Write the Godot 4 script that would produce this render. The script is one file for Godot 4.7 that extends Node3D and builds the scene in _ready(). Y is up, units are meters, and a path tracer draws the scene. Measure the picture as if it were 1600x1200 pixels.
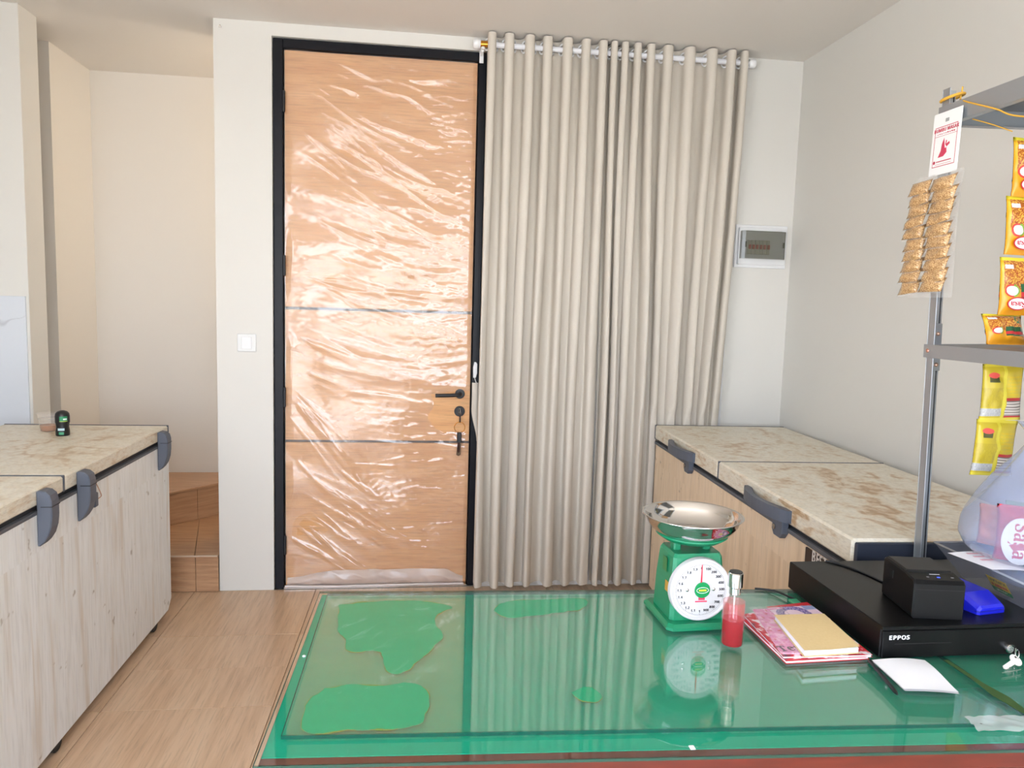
extends Node3D
# A small shop: wrapped front door, drawn curtain, two chest freezers, glass topped counter.

var used := {}
var M := {}
var rng := RandomNumberGenerator.new()
var nz := FastNoiseLite.new()
var fb := FastNoiseLite.new()

# ------------------------------------------------------------------ naming
func numbered(called: String) -> String:
	var n: int = used.get(called, 0)
	used[called] = n + 1
	return called if n == 0 else "%s_%03d" % [called, n]

func thing(called: String, label: String, category: String, at := Vector3.ZERO, group := "") -> Node3D:
	var o := Node3D.new()
	o.name = numbered(called)
	add_child(o)
	o.position = at
	tag(o, label, category, group)
	return o

func tag(o: Node, label: String, category: String, group := "") -> void:
	o.set_meta("label", label)
	o.set_meta("category", category)
	if group != "":
		o.set_meta("group", group)

func obj(called: String, mesh: Mesh, m: Material, parent: Node3D, at := Vector3.ZERO, basis := Basis()) -> MeshInstance3D:
	var o := MeshInstance3D.new()
	o.name = numbered(called) if parent == self else called
	o.mesh = mesh
	o.material_override = m
	o.transform = Transform3D(basis, at)
	parent.add_child(o, true)
	return o

func struct(called: String, mesh: Mesh, m: Material, at := Vector3.ZERO) -> MeshInstance3D:
	var o := obj(called, mesh, m, self, at)
	o.set_meta("kind", "structure")
	return o

# ------------------------------------------------------------------ materials
func mat(c: Color, rough := 0.6, metal := 0.0, spec := 0.5) -> StandardMaterial3D:
	var m := StandardMaterial3D.new()
	m.albedo_color = c
	m.roughness = rough
	m.metallic = metal
	m.metallic_specular = spec
	m.cull_mode = BaseMaterial3D.CULL_DISABLED
	return m

func clear(c: Color, a: float, rough := 0.05) -> StandardMaterial3D:
	var m := mat(Color(c.r, c.g, c.b, a), rough)
	m.transparency = BaseMaterial3D.TRANSPARENCY_ALPHA
	return m

func dull(m: StandardMaterial3D) -> StandardMaterial3D:
	m.metallic_specular = 0.3
	return m

func rgb(r: float, g: float, b: float) -> Color:
	return Color(r / 255.0, g / 255.0, b / 255.0)

func picture(w: int, h: int, f: Callable) -> ImageTexture:
	var im := Image.create(w, h, false, Image.FORMAT_RGB8)
	for y in h:
		for x in w:
			im.set_pixel(x, y, f.call((x + 0.5) / w, (y + 0.5) / h))
	return ImageTexture.create_from_image(im)

func tex(t: Texture2D, rough := 0.6, spec := 0.5) -> StandardMaterial3D:
	var m := mat(Color.WHITE, rough, 0.0, spec)
	m.albedo_texture = t
	return m

func tri(t: Texture2D, scale: Vector3, offset := Vector3.ZERO, rough := 0.6, spec := 0.5) -> StandardMaterial3D:
	var m := tex(t, rough, spec)
	m.uv1_triplanar = true
	m.uv1_triplanar_sharpness = 8.0
	m.uv1_scale = scale
	m.uv1_offset = offset
	return m

# noise that repeats over the unit square, about 0..1
func fbm(x: float, y: float) -> float:
	return fb.get_noise_2d(x, y) * 0.5 + 0.5

# ------------------------------------------------------------------ mesh helpers
func begin() -> SurfaceTool:
	var st := SurfaceTool.new()
	st.begin(Mesh.PRIMITIVE_TRIANGLES)
	return st

func done(st: SurfaceTool) -> ArrayMesh:
	st.generate_normals()
	return st.commit()

func face(st: SurfaceTool, pts: Array, out: Vector3) -> void:
	# a convex planar face turned to look along OUT
	var n: Vector3 = (pts[1] - pts[0]).cross(pts[2] - pts[0])
	var p := pts.duplicate()
	if n.dot(out) > 0.0:
		p.reverse()
	for i in range(1, p.size() - 1):
		st.add_vertex(p[0]); st.add_vertex(p[i]); st.add_vertex(p[i + 1])

func add_box(st: SurfaceTool, c: Vector3, s: Vector3, b := 0.0, basis := Basis()) -> void:
	st.set_smooth_group(-1)
	var h := s * 0.5
	b = minf(b, minf(h.x, minf(h.y, h.z)) * 0.9)
	var f := func(x: float, y: float, z: float) -> Vector3: return c + basis * Vector3(x, y, z)
	if b <= 0.0:
		for a in 3:
			for sg in [-1.0, 1.0]:
				var o := Vector3.ZERO; o[a] = sg
				var u := (a + 1) % 3; var v := (a + 2) % 3
				var pts := []
				for k in [[-1, -1], [1, -1], [1, 1], [-1, 1]]:
					var q := Vector3.ZERO
					q[a] = sg * h[a]; q[u] = k[0] * h[u]; q[v] = k[1] * h[v]
					pts.append(c + basis * q)
				face(st, pts, basis * o)
		return
	for a in 3:
		for sg in [-1.0, 1.0]:
			var o := Vector3.ZERO; o[a] = sg
			var u := (a + 1) % 3; var v := (a + 2) % 3
			var pts := []
			for k in [[-1, -1], [1, -1], [1, 1], [-1, 1]]:
				var q := Vector3.ZERO
				q[a] = sg * h[a]; q[u] = k[0] * (h[u] - b); q[v] = k[1] * (h[v] - b)
				pts.append(c + basis * q)
			face(st, pts, basis * o)
	for a in 3:   # edges run along axis a
		var u := (a + 1) % 3; var v := (a + 2) % 3
		for su in [-1.0, 1.0]:
			for sv in [-1.0, 1.0]:
				var o := Vector3.ZERO; o[u] = su; o[v] = sv
				var pts := []
				for k in [[-1, 0], [1, 0], [1, 1], [-1, 1]]:
					var q := Vector3.ZERO
					q[a] = k[0] * (h[a] - b)
					q[u] = su * (h[u] - (b if k[1] == 0 else 0.0))
					q[v] = sv * (h[v] - (0.0 if k[1] == 0 else b))
					pts.append(c + basis * q)
				face(st, pts, basis * o)
	for sx in [-1.0, 1.0]:
		for sy in [-1.0, 1.0]:
			for sz in [-1.0, 1.0]:
				face(st, [f.call(sx * h.x, sy * (h.y - b), sz * (h.z - b)), f.call(sx * (h.x - b), sy * h.y, sz * (h.z - b)), f.call(sx * (h.x - b), sy * (h.y - b), sz * h.z)], basis * Vector3(sx, sy, sz))

func box(s: Vector3, b := 0.0, c := Vector3.ZERO) -> ArrayMesh:
	var st := begin()
	add_box(st, c, s, b)
	return done(st)

func box2(lo: Vector3, hi: Vector3, b := 0.0) -> ArrayMesh:
	return box(hi - lo, b, (hi + lo) * 0.5)

# polygon in local xy swept from z0 to z1, with chamfered rims
func add_prism(st: SurfaceTool, poly: PackedVector2Array, z0: float, z1: float, xf := Transform3D(), b := 0.0) -> void:
	st.set_smooth_group(-1)
	var rings := []
	if b > 0.0:
		var small := Geometry2D.offset_polygon(poly, -b)
		if small.size() == 1 and small[0].size() == poly.size():
			var best := 0
			for k in poly.size():
				if small[0][k].distance_to(poly[0]) < small[0][best].distance_to(poly[0]):
					best = k
			var q := PackedVector2Array()
			for k in poly.size():
				q.append(small[0][(best + k) % poly.size()])
			if q[1].distance_to(poly[1]) < b * 4.0:
				rings = [[q, z0], [poly, z0 + b], [poly, z1 - b], [q, z1]]
	if rings.is_empty():
		rings = [[poly, z0], [poly, z1]]
	var first: PackedVector2Array = rings[0][0]
	var t := Geometry2D.triangulate_polygon(first)
	for e in [[rings[0], -1.0], [rings[-1], 1.0]]:
		for i in range(0, t.size(), 3):
			var pts := []
			for k in 3:
				var p: Vector2 = e[0][0][t[i + k]]
				pts.append(xf * Vector3(p.x, p.y, e[0][1]))
			face(st, pts, xf.basis * Vector3(0, 0, e[1]))
	var turn := 1.0 if Geometry2D.is_polygon_clockwise(first) else -1.0
	for r in rings.size() - 1:
		var A: PackedVector2Array = rings[r][0]; var B: PackedVector2Array = rings[r + 1][0]
		for i in A.size():
			var j := (i + 1) % A.size()
			var d := A[j] - A[i]
			var out := Vector3(-d.y, d.x, 0) * turn
			face(st, [xf * Vector3(A[i].x, A[i].y, rings[r][1]), xf * Vector3(A[j].x, A[j].y, rings[r][1]), xf * Vector3(B[j].x, B[j].y, rings[r + 1][1]), xf * Vector3(B[i].x, B[i].y, rings[r + 1][1])], xf.basis * out)

func prism(poly: Array, z0: float, z1: float, xf := Transform3D(), b := 0.0) -> ArrayMesh:
	var st := begin()
	add_prism(st, PackedVector2Array(poly), z0, z1, xf, b)
	return done(st)

# polygon given in x,z laid flat between heights y0 and y1
func slab(poly: Array, y0: float, y1: float, b := 0.0) -> ArrayMesh:
	var p := []
	for v in poly:
		p.append(Vector2(v.x, -v.y))
	return prism(p, y0, y1, Transform3D(Basis(Vector3(1, 0, 0), Vector3(0, 0, -1), Vector3(0, 1, 0)), Vector3.ZERO), b)

func grid_mesh(nu: int, nv: int, f: Callable, skip = null, wrap_u := false) -> ArrayMesh:
	# f(u, v) -> Vector3, u and v from 0 to 1
	var P := PackedVector3Array(); var U := PackedVector2Array(); var I := PackedInt32Array()
	for j in nv + 1:
		for i in nu + 1:
			var u := float(i) / nu; var v := float(j) / nv
			P.append(f.call(u, v)); U.append(Vector2(u, v))
	var N := PackedVector3Array(); N.resize(P.size())
	for j in nv:
		for i in nu:
			if skip != null and skip.call((i + 0.5) / nu, (j + 0.5) / nv):
				continue
			var a := j * (nu + 1) + i
			var b := a + 1; var c := a + nu + 2; var d := a + nu + 1
			I.append_array([a, b, c, a, c, d])
			var n := (P[d] - P[a]).cross(P[b] - P[a])
			for k in [a, b, c, d]:
				N[k] += n
	if wrap_u:
		for j in nv + 1:
			var a := j * (nu + 1)
			var s := N[a] + N[a + nu]
			N[a] = s; N[a + nu] = s
	for k in N.size():
		N[k] = N[k].normalized()
	var arr := []; arr.resize(Mesh.ARRAY_MAX)
	arr[Mesh.ARRAY_VERTEX] = P; arr[Mesh.ARRAY_NORMAL] = N; arr[Mesh.ARRAY_TEX_UV] = U; arr[Mesh.ARRAY_INDEX] = I
	var m := ArrayMesh.new()
	m.add_surface_from_arrays(Mesh.PRIMITIVE_TRIANGLES, arr)
	return m

# profile of (radius, height) turned about y; hard corners where a point repeats
func lathe(profile: Array, seg := 32, xf := Transform3D()) -> ArrayMesh:
	var st := begin()
	var start := 0
	for k in range(1, profile.size()):
		var last := k == profile.size() - 1
		if last or profile[k].is_equal_approx(profile[k + 1]):
			st.set_smooth_group(start)
			for r in range(start, k):
				var a: Vector2 = profile[r]; var b: Vector2 = profile[r + 1]
				if a.is_equal_approx(b):
					continue
				for s in seg:
					var t0 := TAU * s / seg; var t1 := TAU * (s + 1) / seg
					var p := func(q: Vector2, t: float) -> Vector3: return xf * Vector3(q.x * cos(t), q.y, q.x * sin(t))
					var tm := (t0 + t1) * 0.5
					var d := b - a
					var out := xf.basis * Vector3(d.y * cos(tm), -d.x, d.y * sin(tm))
					var pts := [p.call(a, t0), p.call(a, t1), p.call(b, t1), p.call(b, t0)]
					if a.x < 1e-6:
						pts = [p.call(a, t0), p.call(b, t1), p.call(b, t0)]
					elif b.x < 1e-6:
						pts = [p.call(a, t0), p.call(a, t1), p.call(b, t0)]
					face(st, pts, out)
			start = k + 1 if not last else k
	return done(st)

func cyl(r: float, y0: float, y1: float, b := 0.001, seg := 28) -> Array:
	return [Vector2(0, y0), Vector2(r - b, y0), Vector2(r - b, y0), Vector2(r, y0 + b), Vector2(r, y0 + b), Vector2(r, y1 - b), Vector2(r, y1 - b), Vector2(r - b, y1), Vector2(r - b, y1), Vector2(0, y1)]

func add_tube(st: SurfaceTool, pts: Array, r: float, seg := 8, closed := false) -> void:
	var n := pts.size()
	var rings := []
	var side := Vector3.UP
	for i in n:
		var a: Vector3 = pts[(i - 1 + n) % n] if closed else pts[maxi(i - 1, 0)]
		var b: Vector3 = pts[(i + 1) % n] if closed else pts[mini(i + 1, n - 1)]
		var d := (b - a).normalized()
		if absf(side.dot(d)) > 0.95:
			side = Vector3.RIGHT if absf(d.x) < 0.9 else Vector3.BACK
		side = (side - d * side.dot(d)).normalized()
		var up := d.cross(side)
		var ring := []
		for k in seg:
			var t := TAU * k / seg
			ring.append(pts[i] + (side * cos(t) + up * sin(t)) * r)
		rings.append(ring)
	st.set_smooth_group(7)
	for i in (n if closed else n - 1):
		var A: Array = rings[i]; var B: Array = rings[(i + 1) % n]
		var mid: Vector3 = (pts[i] + pts[(i + 1) % n]) * 0.5
		for k in seg:
			var l := (k + 1) % seg
			var q := [A[k], A[l], B[l], B[k]]
			face(st, q, (A[k] + A[l] + B[l] + B[k]) * 0.25 - mid)
	if not closed:
		st.set_smooth_group(-1)
		face(st, rings[0], pts[0] - pts[1])
		face(st, rings[n - 1], pts[n - 1] - pts[n - 2])

func tube(pts: Array, r: float, seg := 8, closed := false) -> ArrayMesh:
	var st := begin()
	add_tube(st, pts, r, seg, closed)
	return done(st)

func curve(pts: Array, n := 24) -> Array:
	# smooth path through points
	var out := []
	for i in pts.size() - 1:
		var p0: Vector3 = pts[maxi(i - 1, 0)]; var p3: Vector3 = pts[mini(i + 2, pts.size() - 1)]
		for k in n:
			out.append(pts[i].cubic_interpolate(pts[i + 1], p0, p3, float(k) / n))
	out.append(pts[-1])
	return out

func ring_pts(c: Vector3, r: float, x: Vector3, y: Vector3, n := 24) -> Array:
	var out := []
	for k in n:
		var t := TAU * k / n
		out.append(c + (x * cos(t) + y * sin(t)) * r)
	return out

func quad_uv(w: float, h: float) -> ArrayMesh:
	# a print in local xy, facing +z, its uv from 0 to 1 with v downward
	return grid_mesh(1, 1, func(u, v): return Vector3((u - 0.5) * w, (0.5 - v) * h, 0.0))

func letters(text: String, height: float, bold := true, serif := false) -> TextMesh:
	var t := TextMesh.new()
	var f := SystemFont.new()
	f.font_names = PackedStringArray(["Droid Serif" if serif else "Droid Sans"])
	f.font_weight = 700 if bold else 400
	t.font = f
	t.text = text
	t.font_size = 32
	t.pixel_size = height / 24.0
	t.depth = 0.0004
	t.curve_step = 2.0
	return t

# a sealed pouch: pillow of width w and height h with flat crimped ends
func pillow(w: float, h: float, d: float, crimp: float, seed_at: float, nu := 14, nv := 18) -> ArrayMesh:
	var f := func(u: float, v: float) -> Vector3:
		var side := 1.0 if u <= 0.5 else -1.0
		var s := u * 2.0 if u <= 0.5 else 2.0 - u * 2.0
		var x := (s - 0.5) * w
		var y := (0.5 - v) * h
		var k := clampf(minf(v * h - crimp, (1.0 - v) * h - crimp) / (h * 0.3), 0.0, 1.0)
		k = sqrt(k * (2.0 - k))
		var e := pow(maxf(0.0, 1.0 - pow(absf(s - 0.5) * 2.0, 2.4)), 0.6)
		var bump := 1.0 + 0.55 * nz.get_noise_3d(s * 300.0 * w / 0.1, v * 300.0 * h / 0.1, seed_at * 57.0 + side * 9.0)
		var z := side * (d * 0.5 * k * e * bump + 0.0004)
		x *= 1.0 - 0.06 * k
		return Vector3(x, y, z)
	return grid_mesh(nu * 2, nv, f, null, true)

func wobj(called: String, mesh: Mesh, m: Material, o: Node3D) -> MeshInstance3D:
	# a part whose mesh is written in the scene's coordinates
	return obj(called, mesh, m, o, -o.position)

const CEIL := 2.655
const WZ := -3.6      # face of the back wall

func _ready() -> void:
	rng.seed = 11
	nz.seed = 3; nz.noise_type = FastNoiseLite.TYPE_SIMPLEX_SMOOTH; nz.frequency = 0.01; nz.fractal_type = FastNoiseLite.FRACTAL_NONE
	fb.seed = 8; fb.noise_type = FastNoiseLite.TYPE_SIMPLEX_SMOOTH; fb.frequency = 1.0; fb.fractal_octaves = 4
	# ---------------- camera
	var cam := Camera3D.new()
	cam.name = "camera"
	add_child(cam)
	cam.transform = Transform3D(Basis(Vector3(0.9922, 0.0293, 0.1213), Vector3(-0.0163, 0.9941, -0.1068), Vector3(-0.1237, 0.104, 0.9869)).orthonormalized(), Vector3(0, 1.41, 0))
	cam.fov = 54.9
	cam.near = 0.05
	cam.far = 200.0
	cam.current = true
	# ---------------- daylight: a white overcast sky that comes in through the open shop front
	var env := Environment.new()
	env.background_mode = Environment.BG_SKY
	var sky := Sky.new()
	var sm := ProceduralSkyMaterial.new()
	sm.sky_top_color = Color(0.80, 0.87, 0.97)
	sm.sky_horizon_color = Color(0.95, 0.97, 1.0)
	sm.ground_horizon_color = Color(0.80, 0.80, 0.79)
	sm.ground_bottom_color = Color(0.60, 0.59, 0.57)
	sm.sky_energy_multiplier = 3.0
	sm.ground_energy_multiplier = 1.5
	sky.sky_material = sm
	env.sky = sky
	env.tonemap_mode = Environment.TONE_MAPPER_LINEAR
	env.tonemap_exposure = 0.70
	env.sdfgi_enabled = true
	env.ssao_enabled = true
	env.ssil_enabled = true
	var we := WorldEnvironment.new()
	we.name = "world_environment"
	we.environment = env
	add_child(we)
	# high sun on the street outside; it reaches only the sill of the open front, behind the camera
	var sun := DirectionalLight3D.new()
	sun.name = "sun"
	sun.light_color = Color(1.0, 0.965, 0.91)
	sun.light_energy = 5.0
	sun.light_angular_distance = 0.6
	sun.shadow_enabled = true
	sun.rotation_degrees = Vector3(-76, 12, 0)
	add_child(sun)
	make_materials()
	build_room()
	build_stairs()
	build_door()
	build_film()
	build_curtains()
	build_wall_fittings()
	build_left_freezer()
	build_right_freezer()
	build_table()
	build_scale()
	build_bottle()
	build_papers()
	build_drawer()
	build_printer()
	build_right_clutter()
	build_rack()
	build_hanging()

func make_materials() -> void:
	M.wall = mat(rgb(226, 223, 216), 0.75, 0.0, 0.35)
	M.stairwall = mat(rgb(232, 226, 217), 0.75, 0.0, 0.35)
	M.ceiling = mat(rgb(230, 225, 218), 0.9, 0.0, 0.3)
	M.concrete = mat(rgb(190, 187, 180), 0.9)
	M.pavement = mat(rgb(222, 218, 210), 0.9)
	M.white = mat(rgb(240, 240, 240), 0.35)
	M.black = mat(rgb(28, 29, 32), 0.45)
	M.frame = mat(rgb(20, 21, 27), 0.4, 0.0, 0.35)
	M.chrome = mat(rgb(214, 212, 210), 0.08, 1.0)
	M.steel = mat(rgb(196, 190, 184), 0.12, 1.0)
	M.gold = mat(rgb(214, 150, 60), 0.25, 0.9)
	M.handle_grey = mat(rgb(88, 94, 106), 0.5)
	M.gasket = mat(rgb(40, 42, 46), 0.6)
	M.trim_grey = mat(rgb(90, 92, 98), 0.5)
	M.paper = mat(rgb(240, 240, 243), 0.8)
	# wood look tiles: long fine grain along z
	var grain := func(u: float, v: float) -> Color:
		var n := fbm(u * 34.0, v * 2.2 + u * 2.0)
		var k := fbm(u * 5.0 + 9.0, v * 0.9)
		var f := fbm(u * 120.0, v * 6.0 + 40.0)
		var c := rgb(214, 182, 150).lerp(rgb(196, 161, 128), clampf((n - 0.35) * 1.8, 0.0, 1.0))
		c = c.lerp(rgb(224, 198, 168), clampf((k - 0.5) * 1.6, 0.0, 0.6))
		return c.darkened(clampf((f - 0.55) * 0.35, 0.0, 0.12))
	var gt := picture(512, 512, grain)
	M.tile = []
	for k in 3:
		M.tile.append(tri(gt, Vector3(1.0, 1.0, 1.0), Vector3(0.37 * k, 0.1, 0.29 * k), 0.28, 0.5))
	# stair tiles: grain runs across
	var sg := picture(256, 256, func(u: float, v: float) -> Color:
		var n := fbm(u * 2.0, v * 26.0)
		var f := fbm(u * 5.0, v * 90.0)
		return rgb(196, 154, 118).lerp(rgb(170, 126, 92), clampf((n - 0.3) * 1.6, 0.0, 1.0)).darkened(clampf((f - 0.5) * 0.3, 0.0, 0.1)))
	M.stair = tri(sg, Vector3(1.4, 1.6, 1.6), Vector3.ZERO, 0.35)
	# door: oak with fine horizontal grain
	var dg := picture(512, 512, func(u: float, v: float) -> Color:
		var n := fbm(u * 1.6, v * 22.0)
		var f := fbm(u * 6.0 + 3.0, v * 120.0)
		return rgb(226, 172, 116).lerp(rgb(210, 152, 98), clampf((n - 0.3) * 1.4, 0.0, 1.0)).darkened(clampf((f - 0.5) * 0.3, 0.0, 0.1)))
	M.oak = tri(dg, Vector3(1.0, 1.0, 1.0), Vector3(0.2, 0.3, 0), 0.5)
	# freezer lids: cream laminate with brown water stains
	var lid := func(seed_at: float, amount: float) -> ImageTexture:
		return picture(384, 512, func(u: float, v: float) -> Color:
			var w := fbm(u * 2.0 + seed_at, v * 2.0) - 0.5
			var n := fbm(u * 2.6 + w * 2.0 + seed_at, v * 2.6 - w * 2.0)
			var f := fbm(u * 14.0 + seed_at, v * 18.0)
			var g := fbm(u * 40.0, v * 56.0 + seed_at)
			var edge := smoothstep(0.0, 0.22, minf(minf(u, 1.0 - u), minf(v, 1.0 - v)) + 0.16 * (n - 0.5))
			var s := smoothstep(0.38, 0.92, n + (f - 0.5) * 0.36) * edge * amount
			var c := rgb(234, 227, 210).lerp(rgb(222, 211, 188), clampf((f - 0.35) * 1.6, 0.0, 1.0))
			c = c.lerp(rgb(190, 150, 104), clampf(s * 0.85, 0.0, 0.8))
			c = c.lerp(rgb(140, 98, 58), smoothstep(0.60, 0.78, n + (f - 0.5) * 0.6) * edge * amount * 0.18)
			return c.darkened(clampf((g - 0.5) * 0.25, 0.0, 0.07)))
	M.lid_a = lid.call(1.3, 0.75)
	M.lid_b = lid.call(7.7, 1.0)
	M.lid_c = lid.call(3.1, 0.55)
	# freezer fronts: vertical streaks and rust runs
	var front := func(base: Color, streak: Color, rust: float, seed_at: float) -> ImageTexture:
		return picture(512, 256, func(u: float, v: float) -> Color:
			var n := fbm(u * 40.0 + seed_at, v * 1.6)
			var f := fbm(u * 130.0 + seed_at, v * 4.0)
			var r := fbm(u * 16.0 + 20.0 + seed_at, v * 0.8)
			var c := base.lerp(streak, clampf((n - 0.35) * 1.5, 0.0, 0.8))
			c = c.darkened(clampf((f - 0.5) * 0.2, 0.0, 0.05))
			var spot := clampf((fbm(u * 18.0 + seed_at * 2.0, v * 9.0) - 0.78) * 6.0, 0.0, 0.4)
			return c.lerp(rgb(160, 122, 78), clampf((r - 0.62) * 3.0, 0.0, 0.55) * rust).lerp(rgb(110, 92, 70), spot))
	M.front_pale = tri(front.call(rgb(238, 240, 239), rgb(229, 229, 224), 0.35, 2.0), Vector3(0.6, 1.2, 0.6), Vector3(0.1, 0.2, 0.3), 0.45)
	M.front_tan = tri(front.call(rgb(240, 216, 186), rgb(228, 202, 168), 0.4, 9.0), Vector3(0.6, 1.2, 0.6), Vector3(0.1, 0.2, 0.6), 0.5)
	# curtain cloth
	var ct := picture(128, 128, func(u: float, v: float) -> Color:
		var n := fbm(u * 40.0, v * 40.0)
		return rgb(219, 211, 199).lerp(rgb(211, 202, 189), n))
	M.curtain = tri(ct, Vector3(5, 5, 5), Vector3.ZERO, 0.9, 0.2)
	M.sheer = mat(rgb(240, 240, 238), 0.9)
	M.galv = mat(rgb(170, 176, 182), 0.38, 0.75)
	var mt := picture(256, 256, func(u: float, v: float) -> Color:
		var w := fbm(u * 1.2, v * 1.2) * 0.8
		var l := absf(fbm(u * 0.9 + w + v * 0.6, v * 0.7 + 5.0 + w) - 0.5)
		var c := rgb(222, 226, 232)
		return c.lerp(rgb(176, 178, 184), clampf(1.0 - l * 70.0, 0.0, 1.0) * 0.5))
	M.marble = tri(mt, Vector3(1.2, 1.2, 1.2), Vector3(0.3, 0.1, 0), 0.15)

# ------------------------------------------------------------------ room
func build_room() -> void:
	var st := begin()
	add_box(st, Vector3(-0.045, -0.07, -0.85), Vector3(4.31, 0.10, 5.8))
	var fl := struct("floor", done(st), M.concrete)
	var tx := [-1.95, -1.63, -1.06, -0.49, 0.08, 0.65, 1.22, 1.79, 1.856]
	var tz := [-3.6, -3.10, -2.53, -1.96, -1.39, -0.82, -0.25, 0.32, 0.89, 1.46, 1.9]
	var g := 0.0009
	for i in tx.size() - 1:
		for j in tz.size() - 1:
			var s := Vector3(tx[i + 1] - tx[i] - g * 2.0, 0.02, tz[j + 1] - tz[j] - g * 2.0)
			obj("tile", box(s, 0.0012), M.tile[(i * 7 + j * 5 + i * j) % 3], fl, Vector3((tx[i] + tx[i + 1]) * 0.5, -0.01, (tz[j] + tz[j + 1]) * 0.5))
	struct("ceiling", box2(Vector3(-2.5, CEIL, -4.75), Vector3(2.05, CEIL + 0.12, 2.05)), M.ceiling)
	# back wall round the door
	st = begin()
	for b in [[-0.945, -0.691, 0.0, CEIL], [-0.691, 0.291, 2.597, CEIL], [0.291, 1.86, 0.0, CEIL]]:
		add_box(st, Vector3((b[0] + b[1]) * 0.5, (b[2] + b[3]) * 0.5, WZ - 0.075), Vector3(b[1] - b[0], b[3] - b[2], 0.15))
	struct("wall_back", done(st), M.wall)
	struct("wall_behind_door", box2(Vector3(-0.75, 0, -3.86), Vector3(0.35, CEIL, -3.76)), M.wall)
	struct("wall_right", box2(Vector3(1.856, 0, -3.76), Vector3(2.0, CEIL, 2.05)), M.wall)
	st = begin()
	for b in [[-3.594, -0.5, 0.0, CEIL], [1.5, 2.05, 0.0, CEIL], [-0.5, 1.5, 2.35, CEIL]]:
		add_box(st, Vector3(-2.025, (b[2] + b[3]) * 0.5, (b[0] + b[1]) * 0.5), Vector3(0.15, b[3] - b[2], b[1] - b[0]))
	struct("wall_left", done(st), M.wall)
	var pier := struct("wall_pier", box2(Vector3(-2.1, 0, -3.754), Vector3(-1.755, CEIL, -3.594), 0.002), M.wall)
	obj("marble_panel", box2(Vector3(-1.945, 0.0, -3.594), Vector3(-1.767, 1.392, -3.586), 0.001), M.marble, pier)
	# stairwell
	struct("wall_stair_back", box2(Vector3(-2.45, 0, -4.70), Vector3(0.20, CEIL, -4.55)), M.stairwall)
	struct("wall_stair_left", box2(Vector3(-2.45, 0, -4.55), Vector3(-1.86, CEIL, -4.09)), M.stairwall)
	struct("wall_stair_recess", box2(Vector3(-2.45, 0, -4.09), Vector3(-2.30, CEIL, -3.754)), M.stairwall)
	struct("wall_stair_recess_front", box2(Vector3(-2.45, 0, -3.754), Vector3(-2.1, CEIL, -3.60)), M.stairwall)
	struct("wall_stair_right", box2(Vector3(0.05, 0, -4.55), Vector3(0.20, CEIL, -3.86)), M.stairwall)
	struct("wall_stair_end", box2(Vector3(-0.945, 0, -3.86), Vector3(-0.75, CEIL, -3.75)), M.stairwall)
	# shop front behind the camera: one wide doorway to the street
	st = begin()
	for b in [[-2.1, -1.85, 0.0, CEIL], [1.6, 2.0, 0.0, CEIL], [-1.85, 1.6, 2.5, CEIL]]:
		add_box(st, Vector3((b[0] + b[1]) * 0.5, (b[2] + b[3]) * 0.5, 1.975), Vector3(b[1] - b[0], b[3] - b[2], 0.15))
	struct("wall_front", done(st), M.wall)
	struct("floor_outside", box2(Vector3(-14, -0.2, 2.05), Vector3(14, -0.03, 24.0)), M.pavement)
	struct("floor_side_yard", box2(Vector3(-14, -0.2, -8.0), Vector3(-2.5, -0.03, 2.05)), M.pavement)
	struct("floor_side_step", box2(Vector3(-2.5, -0.2, -0.6), Vector3(-2.1, -0.03, 2.05)), M.pavement)
	# a lamp at the end of the stair passage, out of the camera's sight
	var lamp := thing("stair_lamp", "round warm lamp on the stairwell end wall behind the door wall", "lamp", Vector3(0.05, 2.1, -4.2))
	obj("lamp_base", lathe(cyl(0.05, 0.0, 0.02, 0.003), 24, Transform3D(Basis(Vector3(0, 0, 1), PI / 2), Vector3.ZERO)), M.white, lamp)
	var glow := mat(rgb(255, 235, 200), 0.5)
	glow.emission_enabled = true
	glow.emission = rgb(255, 241, 222)
	glow.emission_energy_multiplier = 1.5
	obj("lamp_globe", lathe(arc_profile(0.045), 20, Transform3D(Basis(), Vector3(-0.065, 0, 0))), glow, lamp)
	var om := OmniLight3D.new()
	om.name = "stair_lamp_light"
	om.light_color = rgb(255, 241, 222)
	om.light_energy = 0.55
	om.light_size = 0.045
	om.omni_range = 12.0
	om.omni_attenuation = 2.0
	om.shadow_enabled = true
	lamp.add_child(om)
	om.position = Vector3(-0.065, 0, 0)


func arc_profile(r: float) -> Array:
	var p := []
	for k in 13:
		var t := -PI / 2 + PI * k / 12.0
		p.append(Vector2(maxf(0.0, r * cos(t)), r * sin(t)))
	return p

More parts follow.
